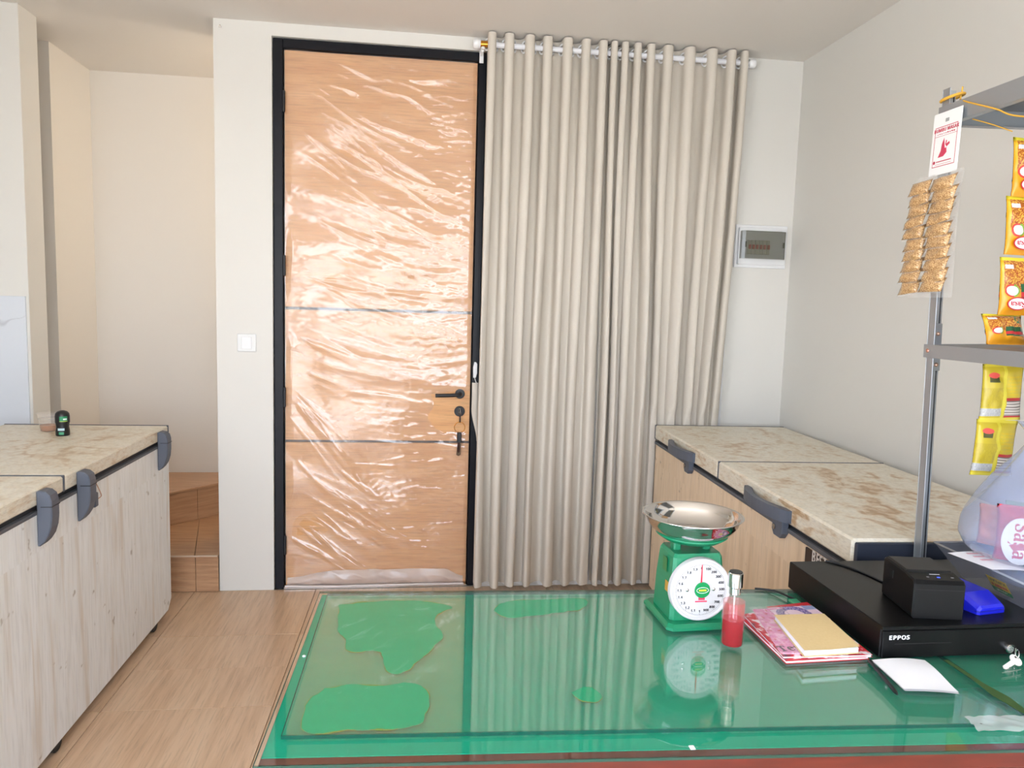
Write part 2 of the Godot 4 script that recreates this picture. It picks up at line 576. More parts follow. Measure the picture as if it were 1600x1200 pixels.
func build_stairs() -> void:
	var s := thing("staircase", "brown wood-look tiled winder steps turning left beside the door wall", "staircase", Vector3(-1.35, 0, -3.9))
	var q := 0.184
	# cores
	wobj("step_core", slab([Vector2(-1.75, -3.60), Vector2(-0.95, -3.60), Vector2(-0.95, -3.865), Vector2(0.045, -3.865), Vector2(0.045, -4.54), Vector2(-1.85, -4.54), Vector2(-1.85, -3.76)], 0.0, q - 0.012), M.concrete, s)
	wobj("step_core", slab([Vector2(-1.63, -3.78), Vector2(-0.93, -4.535), Vector2(-1.85, -4.54), Vector2(-1.85, -3.78)], q - 0.012, 2 * q - 0.012), M.concrete, s)
	wobj("step_core", slab([Vector2(-1.74, -3.78), Vector2(-1.58, -4.54), Vector2(-1.85, -4.54), Vector2(-1.85, -3.78)], 2 * q, 3 * q), M.stair, s)
	# first riser, two tiles
	for b in [[-1.753, -1.0535], [-1.0515, -0.948]]:
		wobj("riser_tile", box2(Vector3(b[0], 0.002, -3.60), Vector3(b[1], q - 0.012, -3.588), 0.001), M.stair, s)
	# first tread, split where the riser is
	wobj("tread_tile", slab([Vector2(-1.753, -3.578), Vector2(-1.0540, -3.578), Vector2(-1.2075, -4.20), Vector2(-1.30, -4.4), Vector2(-1.84, -4.4), Vector2(-1.84, -3.76)], q - 0.012, q, 0.001), M.stair, s)
	wobj("tread_tile", slab([Vector2(-1.0515, -3.578), Vector2(-0.948, -3.578), Vector2(-0.948, -3.865), Vector2(0.04, -3.865), Vector2(0.04, -4.53), Vector2(-1.30, -4.53), Vector2(-1.2055, -4.20)], q - 0.012, q, 0.001), M.stair, s)
	wobj("step_nosing", box2(Vector3(-1.753, q - 0.006, -3.584), Vector3(-0.948, q + 0.001, -3.574), 0.001), mat(rgb(206, 184, 160), 0.4), s)
	# second, slanting riser
	var a := Vector2(-1.62, -3.765); var c := Vector2(-0.94, -4.50)
	var d := (c - a).normalized()
	var n := Vector2(d.y, -d.x) * -1.0
	for k in [[0.0, 0.585], [0.5875, 1.0]]:
		var p0: Vector2 = a.lerp(c, k[0]); var p1: Vector2 = a.lerp(c, k[1])
		wobj("riser_tile", slab([p0, p1, p1 + n * 0.012, p0 + n * 0.012], q, 2 * q - 0.012, 0.001), M.stair, s)
	wobj("tread_tile", slab([a + n * 0.02, c + n * 0.02, Vector2(-0.95, -4.545), Vector2(-1.855, -4.545), Vector2(-1.855, -3.77)], 2 * q - 0.012, 2 * q, 0.001), M.stair, s)

# ------------------------------------------------------------------ door
func build_door() -> void:
	var z := -3.63
	var st := begin()
	for b in [[-0.688, -0.645, 0.0, 2.594], [0.252, 0.288, 0.0, 2.594], [-0.645, 0.252, 2.552, 2.594]]:
		add_box(st, Vector3((b[0] + b[1]) * 0.5, (b[2] + b[3]) * 0.5, -3.66), Vector3(b[1] - b[0], b[3] - b[2], 0.095), 0.003)
	var d := struct("door_1", done(st), M.frame)
	obj("leaf_core", box2(Vector3(-0.642, 0.012, -3.675), Vector3(0.249, 2.549, z - 0.010)), M.black, d)
	for b in [[0.012, 0.7265], [0.7385, 1.3665], [1.3795, 2.549]]:
		obj("door_panel", box2(Vector3(-0.640, b[0], -3.66), Vector3(0.247, b[1], z), 0.0015), M.oak, d)
	for y in [2.316, 1.571, 0.948, 0.22]:
		st = begin()
		add_box(st, Vector3(-0.640, y, -3.611), Vector3(0.012, 0.10, 0.012), 0.004)
		obj("hinge", done(st), M.black, d)
	obj("threshold", box2(Vector3(-0.645, 0.0, -3.70), Vector3(0.252, 0.010, -3.60), 0.002), M.steel, d)
	# lever handle on a round rose
	var fr := Transform3D(Basis(Vector3(1, 0, 0), PI / 2), Vector3(0.197, 0.975, z))
	var h := obj("lever_handle", lathe(cyl(0.024, 0.0, 0.009, 0.002), 28, fr), M.black, d)
	obj("lever", tube(curve([Vector3(0.197, 0.975, z + 0.008), Vector3(0.197, 0.975, z + 0.04), Vector3(0.180, 0.974, z + 0.052), Vector3(0.12, 0.971, z + 0.052), Vector3(0.076, 0.970, z + 0.052)], 8), 0.009, 12), M.black, h)
	var fl := Transform3D(Basis(Vector3(1, 0, 0), PI / 2), Vector3(0.197, 0.888, z))
	var lk := obj("lock_rose", lathe(cyl(0.026, 0.0, 0.010, 0.002), 28, fl), M.black, d)
	obj("lock_cylinder", box2(Vector3(0.190, 0.873, z + 0.009), Vector3(0.204, 0.905, z + 0.014), 0.004), M.steel, lk)
	# keys that hang from the lock
	var k := thing("door_keys", "bunch of keys on a thin gold ring hanging from the door lock", "keys", Vector3(0.197, 0.69, z + 0.02))
	st = begin()
	add_box(st, Vector3(0.199, 0.893, z + 0.024), Vector3(0.004, 0.02, 0.03), 0.001)
	add_box(st, Vector3(0.199, 0.862, z + 0.032), Vector3(0.008, 0.055, 0.003), 0.001)
	wobj("inserted_key", done(st), M.steel, k)
	wobj("key_ring", tube(ring_pts(Vector3(0.198, 0.812, z + 0.032), 0.026, Vector3.RIGHT, Vector3.UP, 32), 0.0016, 8, true), M.gold, k)
	wobj("key_fob", box2(Vector3(0.186, 0.735, z + 0.028), Vector3(0.208, 0.788, z + 0.036), 0.003), M.black, k)
	wobj("key", prism([Vector2(0.184, 0.674), Vector2(0.196, 0.668), Vector2(0.206, 0.676), Vector2(0.206, 0.73), Vector2(0.190, 0.736)], z + 0.027, z + 0.0295), mat(rgb(120, 100, 80), 0.3, 0.8), k)
	wobj("key", prism([Vector2(0.188, 0.690), Vector2(0.194, 0.684), Vector2(0.200, 0.690), Vector2(0.201, 0.736), Vector2(0.189, 0.736)], z + 0.031, z + 0.0335), M.steel, k)

func ridge(x: float, y: float, sharp := 2.0) -> float:
	var n := 1.0 - absf(nz.get_noise_2d(x * 100.0, y * 100.0)) * 2.2
	return pow(clampf(n, 0.0, 1.0), sharp)

# one layer of the wrap: heights over a grid of nu x nv cells, built up from single pulls and creases
func film_layer(nu: int, nv: int, w: float, h: float, seed_at: int) -> PackedFloat32Array:
	var H := PackedFloat32Array()
	H.resize((nu + 1) * (nv + 1))
	var rg := RandomNumberGenerator.new()
	rg.seed = seed_at
	# [count, x from, x to, y from, y to, length from, to, slope from, to, bend, width from, to, height from, to]
	var zones := [
		[22, 0.15, 0.75, 0.01, 0.16, 0.08, 0.25, -0.15, 0.45, 0.0, 0.006, 0.014, 0.003, 0.009],
		[15, 0.04, 0.35, 0.06, 0.62, 0.45, 0.80, 0.55, 0.95, -0.35, 0.010, 0.026, 0.004, 0.010],
		[14, 0.02, 0.45, 0.62, 1.10, 0.35, 0.80, 0.20, 0.50, -0.25, 0.010, 0.024, 0.004, 0.010],
		[11, 0.02, 0.20, 1.20, 1.50, 0.50, 0.85, 0.30, 0.60, -0.32, 0.010, 0.024, 0.004, 0.010],
		[9, 0.01, 0.08, 1.52, 1.70, 0.15, 0.35, 0.7, 1.3, 0.3, 0.007, 0.018, 0.003, 0.008],
		[12, 0.25, 0.55, 1.50, 1.84, 0.20, 0.50, -0.05, 0.2, 0.0, 0.006, 0.016, 0.002, 0.006],
		[16, 0.02, 0.25, 1.90, 2.35, 0.25, 0.62, 0.5, 1.1, -0.3, 0.007, 0.016, 0.005, 0.013],
		[16, 0.25, 0.70, 1.88, 2.40, 0.10, 0.35, -0.2, 0.12, 0.0, 0.005, 0.010, 0.002, 0.006],
		[90, 0.55, 0.84, 0.03, 2.35, 0.05, 0.25, -0.25, 0.30, 0.0, 0.004, 0.009, 0.0008, 0.0028],
		[70, 0.02, 0.80, 0.03, 2.45, 0.04, 0.16, -0.6, 0.8, 0.0, 0.004, 0.009, 0.0005, 0.0018],
	]
	for z in zones:
		for k in z[0]:
			var xa := rg.randf_range(z[1], z[2]); var ya := rg.randf_range(z[3], z[4])
			var l := rg.randf_range(z[5], z[6]); var sl := rg.randf_range(z[7], z[8])
			var wd := rg.randf_range(z[10], z[11]); var ht := rg.randf_range(z[12], z[13])
			var grow := rg.randf_range(0.5, 1.3); var wob := rg.randf_range(0.0, 900.0)
			var i0 := maxi(0, int(xa / w * nu)); var i1 := mini(nu, int((xa + l) / w * nu))
			for i in range(i0, i1 + 1):
				var x := w * i / nu
				var t := clampf((x - xa) / l, 0.0, 1.0)
				var yc: float = ya + sl * (x - xa) + z[9] * (x - xa) * (x - xa) + 0.012 * nz.get_noise_2d(x * 260.0 + wob, wob)
				var ww := wd * (0.6 + grow * t)
				var a := ht * pow(sin(PI * t), 0.6) * (0.75 + 0.5 * nz.get_noise_2d(x * 900.0, wob))
				var j0 := maxi(0, int((yc - ww * 2.6) / h * nv)); var j1 := mini(nv, int((yc + ww * 2.6) / h * nv) + 1)
				for j in range(j0, j1 + 1):
					var d := absf(h * j / nv - yc) / ww
					H[j * (nu + 1) + i] += a * exp(-pow(d, 1.6))
	for j in nv + 1:
		for i in nu + 1:
			var x := w * i / nu; var y := h * j / nv
			var c := 0.0006 * nz.get_noise_2d(x * 2600.0 + seed_at, y * 3400.0) * (0.4 + 0.8 * smoothstep(0.2, 0.8, x))
			var v := H[j * (nu + 1) + i]
			v += 0.010 * (0.5 + nz.get_noise_2d(x * 260.0 + 40.0, y * 330.0))
			v = 0.020 * (1.0 - exp(-v / 0.020))   # pulls that meet merge instead of piling up
			H[j * (nu + 1) + i] = 0.0015 + (v + c) * smoothstep(0.0, 0.04, x) * smoothstep(0.0, 0.02, w - x)
	return H

func build_film() -> void:
	var film := thing("plastic_film", "wrinkled clear plastic wrap stretched over the wooden front door", "plastic film", Vector3(-0.2, 0.012, -3.62))
	var m := clear(rgb(250, 240, 234), 0.06, 0.12)
	m.metallic_specular = 0.5
	var x0 := -0.641; var w := 0.887; var h := 2.52; var ytop := 2.548
	var nu := 200; var nv := 560
	var skip := func(u: float, v: float) -> bool:
		var X := x0 + u * w; var Y := ytop - v * h
		var n := nz.get_noise_2d(X * 900.0, Y * 900.0) * 0.02
		# torn away round the handle and lock
		return X > 0.055 + n + 0.9 * maxf(0.0, 0.85 - Y) + 0.25 * maxf(0.0, Y - 0.95) and Y < 0.99 + n * 0.6 - 0.06 * (0.245 - X) and Y > 0.775 + n
	var A := film_layer(nu, nv, w, h, 5)
	var B := film_layer(nu, nv, w, h, 29)
	# the wrap is a flattened sleeve: two layers lie close together
	for k in 2:
		var f := func(u: float, v: float) -> Vector3:
			var at := int(round(v * nv)) * (nu + 1) + int(round(u * nu))
			var d: float = A[at] if k == 0 else maxf(A[at], 0.7 * A[at] + 0.5 * B[at]) + 0.0015
			return Vector3(x0 + u * w, ytop - v * h, -3.6285 + d)
		wobj("film_sheet", grid_mesh(nu, nv, f, skip), m, film)
	# gathered band at the foot of the door
	var g := func(u: float, v: float) -> Vector3:
		var x := u * 0.86
		var top := 0.055 + 0.035 * smoothstep(0.0, 0.25, x) - 0.04 * smoothstep(0.76, 0.86, x)
		var y := lerpf(top, 0.012, v)
		return Vector3(x0 + 0.012 + x, y, -3.618 + 0.016 * sin(v * PI) + 0.006 * nz.get_noise_2d(x * 900.0, v * 90.0) + 0.004 * ridge(x * 4.0, v * 1.2))
	wobj("film_fold", grid_mesh(120, 14, g), clear(rgb(245, 240, 238), 0.42, 0.24), film)
	wobj("film_hem", tube(curve([Vector3(-0.64, 0.016, -3.600), Vector3(-0.4, 0.014, -3.595), Vector3(-0.1, 0.016, -3.597), Vector3(0.235, 0.015, -3.602)], 10), 0.006, 8), clear(rgb(250, 240, 236), 0.6, 0.2), film)

# ------------------------------------------------------------------ curtains
func fold_x(c: Array, k: float) -> float:
	# position along the rod for fold number k (crests at whole numbers)
	var n := c.size()
	if k <= 0.0:
		return c[0] + k * minf(c[1] - c[0], 0.07)
	if k >= n - 1:
		return c[n - 1] + (k - (n - 1)) * minf(c[n - 1] - c[n - 2], 0.07)
	var i := int(k)
	return lerpf(c[i], c[i + 1], k - i)

func curtain_panel(label: String, tops: Array, bots: Array, k0: float, k1: float, seed_at: float, swing: float) -> Node3D:
	var rod := 2.604
	var top := rod + 0.045
	var mid_x: float = (tops[0] + tops[-1]) * 0.5
	var o := thing("curtain", label, "curtain", Vector3(mid_x, 0.03, -3.53), "beige eyelet curtains on the rod")
	var n := int((k1 - k0) * 18.0)
	var f := func(u: float, v: float) -> Vector3:
		var k := lerpf(k0, k1, u)
		var y := lerpf(top, 0.035, v)
		var t := smoothstep(0.02, 0.85, v)
		var ph := TAU * k
		var x := lerpf(fold_x(tops, k), fold_x(bots, k), t)
		var vary := nz.get_noise_2d(k * 60.0 + seed_at * 100.0, v * 90.0)
		var amp := lerpf(0.041, 0.036 + 0.018 * vary, smoothstep(0.0, 0.3, v))
		# cloth doubles back on itself behind each crest
		x += 0.008 * sin(2.0 * ph) + 0.010 * vary * smoothstep(0.05, 0.5, v)
		var second := 0.012 * smoothstep(0.1, 0.7, v) * sin(ph * 2.0 + 2.0 + 3.0 * nz.get_noise_2d(k * 25.0, seed_at * 50.0 + v * 40.0))
		var z := -3.53 + amp * cos(ph) + second
		z += 0.002 * nz.get_noise_2d(k * 600.0, v * 500.0)
		var lim := lerpf(-3.47, -3.514, smoothstep(0.98, 0.88, y) * smoothstep(1.05, 1.12, x))
		x += swing * smoothstep(0.35, 0.75, v) * smoothstep(0.6, 1.0, u) * -0.03
		return Vector3(x, y, clampf(z, -3.575, lim))
	wobj("cloth", grid_mesh(n, 60, f), M.curtain, o)
	var ringmesh := tube(ring_pts(Vector3.ZERO, 0.025, Vector3(0, 0, 1), Vector3.UP, 24), 0.0042, 8, true)
	for i in range(int(ceil(k0 * 2.0 - 0.5)), int(floor(k1 * 2.0 - 0.5)) + 1):
		var k := (i + 0.5) * 0.5
		obj("eyelet", ringmesh, M.white, o, Vector3(fold_x(tops, k), rod, -3.53) - o.position, Basis(Vector3.UP, 0.5 * (1 if i % 2 else -1)))
	return o

func build_curtains() -> void:
	curtain_panel("beige eyelet curtain panel hanging next to the wrapped door", [0.302, 0.381, 0.48, 0.56, 0.656, 0.742, 0.824], [0.294, 0.373, 0.459, 0.542, 0.645, 0.742, 0.83], -0.34, 6.5, 1.0, 0.0)
	curtain_panel("beige eyelet curtain panel falling behind the stained freezer in the corner", [0.875, 0.926, 0.988, 1.051, 1.134, 1.244, 1.355, 1.45, 1.512], [0.888, 0.935, 1.005, 1.088, 1.161, 1.238, 1.322, 1.40, 1.475], -0.46, 8.2, 5.0, 0.0)
	var r := thing("curtain_rod", "white curtain rod with ribbed white end caps just under the ceiling", "curtain rod", Vector3(0.9, 2.604, -3.53))
	var ax := Basis(Vector3(0, 0, 1), -PI / 2)
	wobj("rod", lathe(cyl(0.0125, 0.0, 1.27, 0.001), 20, Transform3D(ax, Vector3(0.27, 2.604, -3.53))), mat(rgb(232, 233, 238), 0.3), r)
	wobj("rod_sleeve", lathe(cyl(0.0145, 0.0, 0.05, 0.001), 20, Transform3D(ax, Vector3(0.245, 2.604, -3.53))), M.gold, r)
	for x in [0.217, 1.54]:
		wobj("rod_cap", lathe([Vector2(0, 0), Vector2(0.016, 0), Vector2(0.021, 0.005), Vector2(0.022, 0.018), Vector2(0.021, 0.03), Vector2(0.018, 0.034), Vector2(0, 0.035)], 20, Transform3D(ax, Vector3(x, 2.604, -3.53))), M.white, r)
	for x in [0.262, 1.532]:
		var st := begin()
		add_box(st, Vector3(x, 2.584, -3.53), Vector3(0.016, 0.012, 0.03), 0.003)
		add_box(st, Vector3(x, 2.576, -3.565), Vector3(0.012, 0.012, 0.07), 0.003)
		add_box(st, Vector3(x, 2.570, -3.597), Vector3(0.02, 0.06, 0.006), 0.002)
		wobj("bracket", done(st), M.white, r)
	# sheer lining that shows at the hem and at the free edge
	var s := thing("sheer_curtain", "white sheer lining peeping out below and beside the beige curtains", "curtain", Vector3(0.9, 0.01, -3.58))
	var f := func(u: float, v: float) -> Vector3:
		var x := lerpf(0.31, 1.53, u)
		return Vector3(x, lerpf(2.54, 0.012 + 0.006 * sin(u * 90.0), v), -3.588 + 0.005 * sin(u * 120.0) * smoothstep(0.0, 0.1, v) + 0.006 * smoothstep(0.985, 1.0, v) * sin(u * 50.0))
	wobj("cloth", grid_mesh(240, 40, f), M.sheer, s)
	# tie-back hanging from its clip on the door frame
	var t := thing("curtain_tieback", "beige curtain tie-back strap on a white clip at the door frame", "tie-back", Vector3(0.27, 0.75, -3.6))
	wobj("clip", prism([Vector2(0.259, 1.058), Vector2(0.272, 1.058), Vector2(0.278, 1.08), Vector2(0.278, 1.125), Vector2(0.272, 1.135), Vector2(0.263, 1.135), Vector2(0.258, 1.11)], -3.609, -3.599, Transform3D(), 0.002), M.white, t)
	var g := func(u: float, v: float) -> Vector3:
		var y := lerpf(1.035, 0.745, v)
		var l := lerpf(0.254, 0.282, smoothstep(0.45, 1.0, v))
		return Vector3(lerpf(l, 0.292, u), y, -3.598 + 0.012 * sin(u * PI) + 0.004 * sin(v * 7.0))
	wobj("strap", grid_mesh(8, 20, g), M.curtain, t)
	wobj("hook_strings", tube(curve([Vector3(0.266, 1.06, -3.604), Vector3(0.270, 1.045, -3.60), Vector3(0.276, 1.03, -3.595)], 5), 0.002, 6), M.white, t)

func build_wall_fittings() -> void:
	var s := thing("light_switch", "small square white rocker switch plate left of the door", "switch", Vector3(-0.809, 1.164, WZ))
	wobj("plate", box2(Vector3(-0.852, 1.163, WZ), Vector3(-0.766, 1.247, WZ + 0.008), 0.003), mat(rgb(228, 228, 226), 0.4), s)
	wobj("rocker", box2(Vector3(-0.832, 1.176, WZ + 0.006), Vector3(-0.786, 1.234, WZ + 0.011), 0.002), mat(rgb(234, 234, 234), 0.35), s)
	var n := thing("wall_hook", "tiny grey nail hook high on the wall corner left of the door", "hook", Vector3(-0.914, 2.618, WZ))
	wobj("plate", prism([Vector2(-0.919, 2.616), Vector2(-0.909, 2.616), Vector2(-0.914, 2.630)], WZ, WZ + 0.003), M.steel, n)
	wobj("nail", lathe(cyl(0.002, 0.0, 0.012, 0.0003), 10, Transform3D(Basis(Vector3(1, 0, 0), PI / 2), Vector3(-0.914, 2.621, WZ))), M.steel, n)
	# breaker box
	var e := thing("breaker_box", "white electrical breaker box with smoked cover on the wall above the freezer", "breaker box", Vector3(1.685, 1.64, WZ))
	var x0 := 1.553; var x1 := 1.826; var y0 := 1.640; var y1 := 1.852
	wobj("back_plate", box2(Vector3(x0, y0, WZ), Vector3(x1, y1, WZ + 0.012), 0.003), M.white, e)
	wobj("housing", box2(Vector3(x0 + 0.012, y0 + 0.014, WZ + 0.012), Vector3(x1 - 0.012, y1 - 0.014, WZ + 0.03), 0.004), M.white, e)
	for k in 6:
		var bx := 1.607 + 0.0195 * k
		var b := wobj("breaker", box2(Vector3(bx, 1.705, WZ + 0.03), Vector3(bx + 0.018, 1.775, WZ + 0.042), 0.0015), mat(rgb(205, 200, 190), 0.5), e)
		obj("toggle", box2(Vector3(bx + 0.003, 1.730, WZ + 0.042), Vector3(bx + 0.015, 1.752, WZ + 0.050), 0.001), mat(rgb(190, 30, 36), 0.4), b)
	var cp := PackedVector2Array()
	var c := []
	for p in [[1.571, 0.03], [1.571, 0.052], [1.585, 0.062], [1.77, 0.062], [1.797, 0.052], [1.803, 0.03]]:
		c.append(Vector2(p[0], p[1]))
	var cover := clear(rgb(92, 92, 74), 0.62, 0.1)
	# the cover: a curved smoked shell between two heights
	var st := begin()
	st.set_smooth_group(-1)
	for i in c.size() - 1:
		face(st, [Vector3(c[i].x, 1.683, WZ + c[i].y), Vector3(c[i + 1].x, 1.683, WZ + c[i + 1].y), Vector3(c[i + 1].x, 1.818, WZ + c[i + 1].y), Vector3(c[i].x, 1.818, WZ + c[i].y)], Vector3(0, 0, 1))
	for y in [1.683, 1.818]:
		var ends := []
		for p in c:
			ends.append(Vector3(p.x, y, WZ + p.y))
		face(st, ends, Vector3(0, 1 if y > 1.7 else -1, 0))
	wobj("smoked_cover", done(st), cover, e)
	for x in [1.585, 1.782]:
		wobj("cover_latch", box2(Vector3(x, 1.738, WZ + 0.058), Vector3(x + 0.006, 1.765, WZ + 0.0645), 0.001), mat(rgb(70, 70, 58), 0.4), e)

# ------------------------------------------------------------------ freezers
func handle_profile() -> Array:
	# seen from the end: x outward, y up; flat against the freezer
	return [Vector2(0, 0.683), Vector2(0.006, 0.683), Vector2(0.018, 0.695), Vector2(0.030, 0.714), Vector2(0.038, 0.74), Vector2(0.041, 0.77), Vector2(0.041, 0.815), Vector2(0.036, 0.833), Vector2(0.024, 0.843), Vector2(0.008, 0.846), Vector2(0, 0.843)]

func lid_mat(t: Texture2D, w: float, l: float) -> StandardMaterial3D:
	return tri(t, Vector3(1.0 / w, 3.0, 1.0 / l), Vector3(0.5, 0.2, 0.5), 0.42)

func build_left_freezer() -> void:
	var X0 := -1.745; var X1 := -1.085
	var o := thing("chest_freezer", "pale chest freezer on casters along the left side, cup and deodorant on it", "freezer", Vector3(-1.415, 0, -2.4))
	var b := wobj("body", prism([Vector2(-3.342, 0.075), Vector2(-3.30, 0.032), Vector2(-1.48, 0.032), Vector2(-1.44, 0.075), Vector2(-1.44, 0.783), Vector2(-3.342, 0.783)], X0, X1, Transform3D(Basis(Vector3(0, 0, 1), Vector3(0, 1, 0), Vector3(1, 0, 0)), Vector3.ZERO), 0.004), M.front_pale, o)
	b.name = "body"
	wobj("seam_channel", box2(Vector3(X0 + 0.01, 0.783, -3.335), Vector3(X1 - 0.012, 0.802, -1.445)), M.gasket, o)
	wobj("seam_trim", box2(Vector3(X0, 0.776, -3.344), Vector3(X1 + 0.003, 0.786, -1.44), 0.001), M.trim_grey, o)
	var lids := [[-3.336, -2.402, M.lid_c], [-2.384, -1.44, M.lid_a]]
	for L in lids:
		var w := X1 - X0; var l: float = L[1] - L[0]
		var ld := obj("lid", box(Vector3(w, 0.05, l), 0.005), lid_mat(L[2], w, l), o, Vector3((X0 + X1) * 0.5, 0.826, (L[0] + L[1]) * 0.5) - o.position)
		# dark edging along the far end, turned down at the front corner
		var st := begin()
		add_box(st, Vector3(0, 0.001, -l * 0.5 - 0.003), Vector3(w + 0.003, 0.052, 0.008), 0.0015)
		obj("lid_edging", done(st), M.trim_grey, ld)
	for z in [-2.24, -2.49, -3.225]:
		var h := obj("handle", prism(handle_profile(), -0.024, 0.024, Transform3D(), 0.003), M.handle_grey, o, Vector3(X1 + 0.001, 0, z) - o.position)
		obj("handle_grip", box2(Vector3(0.012, 0.798, -0.025), Vector3(0.0425, 0.8005, 0.025), 0.0), M.gasket, h)
	var lk := wobj("lock_hasp", box2(Vector3(X1, 0.703, -2.58), Vector3(X1 + 0.02, 0.752, -2.555), 0.003), M.handle_grey, o)
	obj("lock_wire", tube(curve([Vector3(X1 + 0.003, 0.823, -2.555), Vector3(X1 + 0.006, 0.79, -2.585), Vector3(X1 + 0.010, 0.745, -2.615), Vector3(X1 + 0.012, 0.727, -2.62), Vector3(X1 + 0.012, 0.724, -2.60), Vector3(X1 + 0.012, 0.722, -2.575)], 6), 0.0016, 6), mat(rgb(190, 150, 130), 0.4), lk)
	var pol := [0.5, 0.0]
	for z in [-3.17, -2.32, -1.60]:
		for x in [X1 - 0.045, X0 + 0.045]:
			var c := obj("caster", lathe(cyl(0.030, -0.013, 0.013, 0.004), 20, Transform3D(Basis(Vector3(0, 0, 1), PI / 2), Vector3(0, 0.030, 0.012))), M.black, o, Vector3(x + 0.025, 0, z) - o.position)
			obj("caster_fork", box2(Vector3(-0.018, 0.03, -0.018), Vector3(0.018, 0.06, 0.018), 0.004), mat(rgb(150, 150, 152), 0.35, 0.6), c)
	# on the lid
	var cup := thing("plastic_cup", "clear plastic cup with a little milky brown drink on the left freezer", "cup", Vector3(-1.50, 0.8515, -3.19))
	obj("cup_wall", lathe([Vector2(0, 0.001), Vector2(0.030, 0.001), Vector2(0.030, 0.001), Vector2(0.032, 0.012), Vector2(0.039, 0.068), Vector2(0.042, 0.070), Vector2(0.042, 0.073), Vector2(0.0395, 0.0735)], 36), clear(rgb(240, 240, 240), 0.10, 0.08), cup)
	for y in [0.05]:
		obj("cup_rib", tube(ring_pts(Vector3(0, y, 0), 0.0332 + (y - 0.012) * 0.113, Vector3.RIGHT, Vector3.BACK, 36), 0.0009, 6, true), clear(rgb(250, 250, 250), 0.3, 0.1), cup)
	obj("drink", lathe([Vector2(0, 0.002), Vector2(0.0294, 0.002), Vector2(0.0312, 0.012), Vector2(0.0325, 0.024), Vector2(0.0325, 0.024), Vector2(0, 0.024)], 32), mat(rgb(176, 122, 86), 0.25), cup)
	var dd := thing("deodorant_bottle", "black roll-on deodorant with green and white print on the left freezer", "deodorant", Vector3(-1.40, 0.8515, -3.085))
	obj("bottle_body", lathe([Vector2(0, 0), Vector2(0.023, 0), Vector2(0.025, 0.003), Vector2(0.025, 0.02), Vector2(0.0225, 0.035), Vector2(0.0245, 0.052)], 32), mat(rgb(24, 25, 26), 0.3), dd)
	obj("cap", lathe([Vector2(0.026, 0.052), Vector2(0.026, 0.078), Vector2(0.024, 0.088), Vector2(0.018, 0.095), Vector2(0.008, 0.099), Vector2(0, 0.1)], 32), mat(rgb(22, 23, 25), 0.35), dd)
	var pr := bent_label(0.0263, 0.058, 0.078, -0.4, 0.7)
	obj("green_print", pr, mat(rgb(38, 140, 92), 0.4), dd)
	obj("white_print", bent_label(0.0266, 0.064, 0.070, 0.1, 0.6), mat(rgb(225, 240, 232), 0.4), dd)
	obj("green_print", bent_label(0.0267, 0.0575, 0.0600, -0.4, 0.7), mat(rgb(190, 210, 90), 0.4), dd)
	obj("white_print", bent_label(0.0256, 0.022, 0.031, -0.7, 0.25), mat(rgb(190, 215, 220), 0.4), dd)
	obj("green_print", bent_label(0.0258, 0.006, 0.016, -0.55, 0.15), mat(rgb(60, 150, 110), 0.4), dd)

# a patch of print bent round an upright bottle, facing the camera side (+z, +x)
func bent_label(r: float, y0: float, y1: float, t0: float, t1: float) -> ArrayMesh:
	return grid_mesh(12, 1, func(u, v):
		var t := lerpf(t0, t1, u) + 0.42
		return Vector3(r * sin(t), lerpf(y1, y0, v), r * cos(t)))

